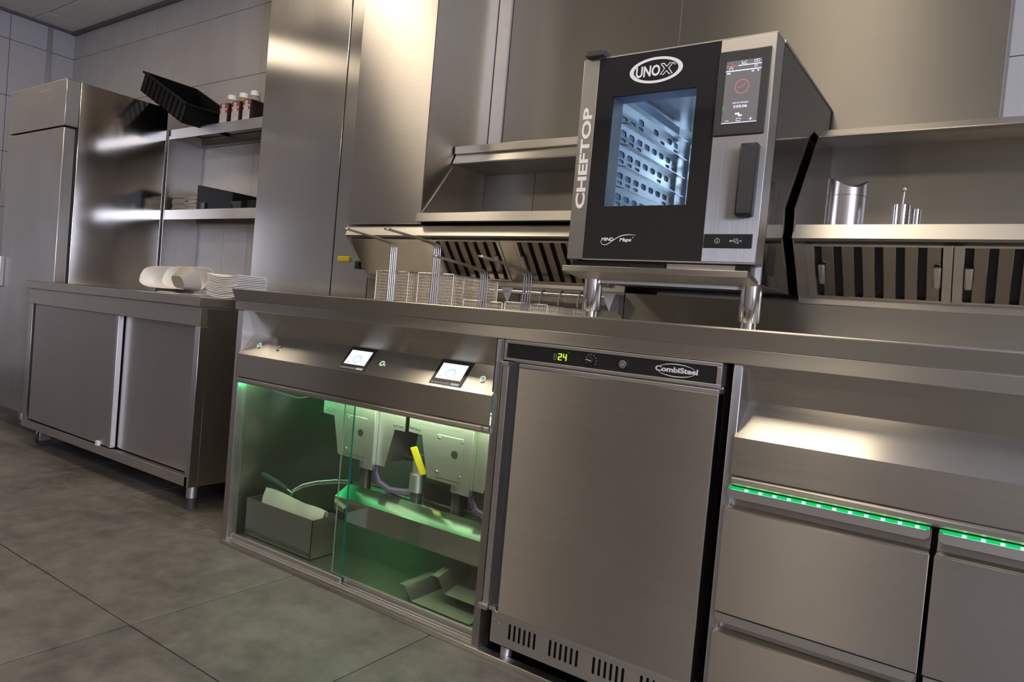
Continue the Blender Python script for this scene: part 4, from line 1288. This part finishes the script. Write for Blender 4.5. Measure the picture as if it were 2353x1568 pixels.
for i in range(1, 7):
    b.obox(O + V_ * (D_ * i / 7) - U * 0.006, V_ * 0.006, U * 0.006, W_ * H_)
b.build('ribs', CRATE, t)


def bottle(xa, xb, label, neck=CLEARB, y0=2.365, dep=0.1, lab=True, grp='square sauce bottles on the top shelf'):
    z0 = 1.8705
    t = thing('sauce_bottle', label, 'bottle', ((xa + xb) / 2, y0 + dep / 2, z0), grp)
    MB().box(xa, xb, y0, y0 + dep, z0, z0 + 0.122).build('body', BOTT, t, bevel=0.006)
    xc = (xa + xb) / 2 + 0.006
    yc = y0 + dep * 0.45
    MB().lathe((xc, yc, z0), [(0.036, 0.12), (0.032, 0.135), (0.022, 0.148), (0.022, 0.152)], 18).build('neck', neck, t)
    MB().lathe((xc, yc, z0), [(0.026, 0.15), (0.026, 0.175), (0.024, 0.177)], 18).build('cap', WHT, t)
    if lab:
        lb = MB().box(xa + 0.008, xb - 0.012, y0 - 0.0012, y0 - 0.0002, z0 + 0.004, z0 + 0.116).build('label', LAB, t)
        o_ = Vector((xa + 0.008, y0 - 0.002, z0 + 0.004))
        w = xb - xa - 0.02
        b = MB()
        for (a0, a1, c0, c1) in ((0, .25, .78, 1), (.7, 1, .78, 1), (0, .17, .54, .7), (.78, 1, .54, .7)):
            MB().flat(o_, XA, ZA, a0 * w, a1 * w, c0 * 0.112, c1 * 0.112).build('red_corner', RED, lb, smooth=False)
        b = MB()
        for c in (0.5, 0.42, 0.35, 0.28, 0.22):
            b.flat(o_, XA, ZA, 0.08 * w, 0.85 * w if c > 0.25 else 0.5 * w, c * 0.112, c * 0.112 + 0.0015)
        b.ring(o_ + Vector((0.45 * w, 0, 0.09)), XA, ZA, 0.3 * w, 0.011, 0.004, n=20)
        b.build('label_print', KRAFT, lb, smooth=False)
    return t


bottle(-3.842, -3.752, 'square dark sauce bottle touching the black crate, clear neck')
bottle(-3.727, -3.64, 'square dark sauce bottle in the middle of three, with amber neck', AMB)
bottle(-3.62, -3.535, 'square dark sauce bottle at the right of three, its black side showing')
t = thing('tall_bottle', 'dark round bottle at the end of the top shelf, cut by the steel wall', 'bottle', (-3.42, 2.42, 1.8705))
MB().lathe((-3.43, 2.44, 1.8705), [(0.045, 0), (0.047, 0.004), (0.047, 0.12), (0.04, 0.14), (0.018, 0.2), (0.015, 0.27), (0.016, 0.275)], 24).build('body', BOTT, t)
MB().lathe((-3.43, 2.44, 1.8705), [(0.0476, 0.02), (0.0476, 0.1)], 24).build('label', LAB, t)

# mid shelf: stacks of grey card, black boxes
def stack(xc, yc, z0, w, dpt, n, th_, mat, name, label, group, jit=0.004):
    proto = None
    for i in range(n):
        if proto is None:
            o = MB().box(xc - w / 2, xc + w / 2, yc - dpt / 2, yc + dpt / 2, z0, z0 + th_ * 0.9).build(name, mat, bevel=0.0008, seg=1)
            proto = o
            base = o.location.copy()
        else:
            o = proto.copy()
            COL.objects.link(o)
        o.location = base + Vector((random.uniform(-jit, jit), random.uniform(-jit, jit), i * th_))
        o.rotation_euler.z = R(random.uniform(-3, 3))
        tag(o, label, 'card', group)


stack(-4.2, 2.43, 1.3805, 0.135, 0.14, 12, 0.0075, SHEET, 'card_sheet', 'grey card sheet in the left stack on the middle niche shelf', 'cards of the left stack on the middle shelf')
stack(-4.07, 2.44, 1.3805, 0.1, 0.13, 11, 0.0075, KRAFT, 'card_sheet', 'grey card sheet in the stack against the black box on the middle shelf', 'cards of the second stack on the middle shelf')
t = thing('black_box', 'large black plastic box with sloping top on the middle niche shelf', 'box', (-3.85, 2.44, 1.3805))
b = MB()
b.loft([(-4.0, 2.36, 1.3805), (-3.64, 2.36, 1.3805), (-3.64, 2.52, 1.3805), (-4.0, 2.52, 1.3805)], [(-4.0, 2.36, 1.528), (-3.64, 2.36, 1.475), (-3.64, 2.52, 1.475), (-4.0, 2.52, 1.528)])
b.build('body', CRATE, t, bevel=0.004)
MB().box(-3.94, -3.9, 2.352, 2.36, 1.385, 1.42).build('clip', BLK, t)
t2 = thing('black_tub', 'small open black tub beside the black box near the steel wall', 'tub', (-3.5, 2.4, 1.3805))
b = MB().loft([(-3.61, 2.35, 1.381), (-3.54, 2.35, 1.381), (-3.54, 2.42, 1.381), (-3.61, 2.42, 1.381)], [(-3.625, 2.34, 1.418), (-3.525, 2.34, 1.418), (-3.525, 2.43, 1.418), (-3.625, 2.43, 1.418)])
b.build('body', BLK, t2)
t2 = thing('black_tray', 'low black tray at the right end of the middle niche shelf', 'tray', (-3.43, 2.42, 1.3805))
MB().box(-3.5, -3.36, 2.36, 2.5, 1.381, 1.425).build('body', CRATE, t2, bevel=0.004)

# table top: paperboard fry trays and a nested stack
def boat(o, rz, tilt, label, kx=1.0, ky=1.0, mat=PAPER):
    """open folded paperboard tray lying on its side"""
    b = MB()
    M = Matrix.Translation(Vector(o)) @ Matrix.Rotation(R(rz), 4, 'Z') @ Matrix.Rotation(R(tilt), 4, 'X')
    L, Wd, H = 0.24 * kx, 0.12 * ky, 0.07 * ky
    # base polygon and flared rim, rounded ends, thickness 1.5 mm
    nn = 20
    def rimpt(i, fl, z):
        a = 2 * math.pi * i / nn
        c, s_ = math.cos(a), math.sin(a)
        e = 0.55
        x = abs(c) ** e * (1 if c >= 0 else -1) * (L / 2 + fl)
        y = abs(s_) ** e * (1 if s_ >= 0 else -1) * (Wd / 2 + fl)
        return M @ Vector((x, y, z + (0.012 * abs(c) ** 3 if z > 0.02 else 0)))
    A = [rimpt(i, -0.015, 0) for i in range(nn)]
    B = [rimpt(i, 0.014, H) for i in range(nn)]
    A2 = [rimpt(i, -0.017, 0.0015) for i in range(nn)]
    B2 = [rimpt(i, 0.012, H) for i in range(nn)]
    b.loft(A, B, caps=False).loft(A2, B2, caps=False).loft(B, B2, caps=False)
    b.add(A, [tuple(range(nn))]).add(A2, [tuple(range(nn))])
    return tag(b.build('paper_tray', mat), label, 'tray')


boat((-3.4, 1.92, 0.934), 8, 70, 'white paperboard tray lying on its side at the left of the pile on the worktable', 1.35, 0.74)
boat((-3.06, 1.84, 0.934), 3, 68, 'white paperboard tray tipped in front of the other one on the worktable', 1.35, 0.74)
boat((-2.955, 1.685, 0.93), -14, -68, 'grey backed paperboard tray turned face down beside the white stack', 0.8, 0.72, KRAFT)
pr = None
for i in range(13):
    if pr is None:
        b = MB()
        nn = 8
        for j in range(nn):
            xa, xb_ = -2.84 + 0.225 * j / nn, -2.84 + 0.225 * (j + 1) / nn
            za, zb_ = 0.012 * abs(2 * j / nn - 1) ** 2, 0.012 * abs(2 * (j + 1) / nn - 1) ** 2
            b.loft([(xa, 1.75, 0.879 + za), (xb_, 1.75, 0.879 + zb_), (xb_, 1.75, 0.8835 + zb_), (xa, 1.75, 0.8835 + za)], [(xa, 1.89, 0.879 + za), (xb_, 1.89, 0.879 + zb_), (xb_, 1.89, 0.8835 + zb_), (xa, 1.89, 0.8835 + za)])
        pr = b.build('paper_liner', PAPER)
        base = pr.location.copy()
        o = pr
    else:
        o = pr.copy()
        COL.objects.link(o)
    o.location = base + Vector((random.uniform(-0.004, 0.004), random.uniform(-0.004, 0.004), i * 0.0072))
    tag(o, 'white curved paper liner in the neat stack at the right end of the worktable', 'paper', 'liners of the white stack')
for i, (px, py, rz) in enumerate(((-2.98, 1.7, 12), (-2.9, 1.68, -30), (-3.03, 1.68, 40), (-2.8, 1.69, 5))):
    b = MB().obox((-0.035, -0.02, 0), (0.07, 0, 0), (0, 0.04, 0.004), (0, 0, 0.002))
    o = b.build('paper_scrap', KRAFT)
    o.location = (px, py, 0.8775 + 0.0012 * i)
    o.rotation_euler.z = R(rz)
    tag(o, ('light card scrap, leftmost but one on the table edge', 'card scrap lying askew in the middle of the table edge', 'card scrap at the left end under the white trays', 'card scrap in front of the white paper stack')[i], 'paper')
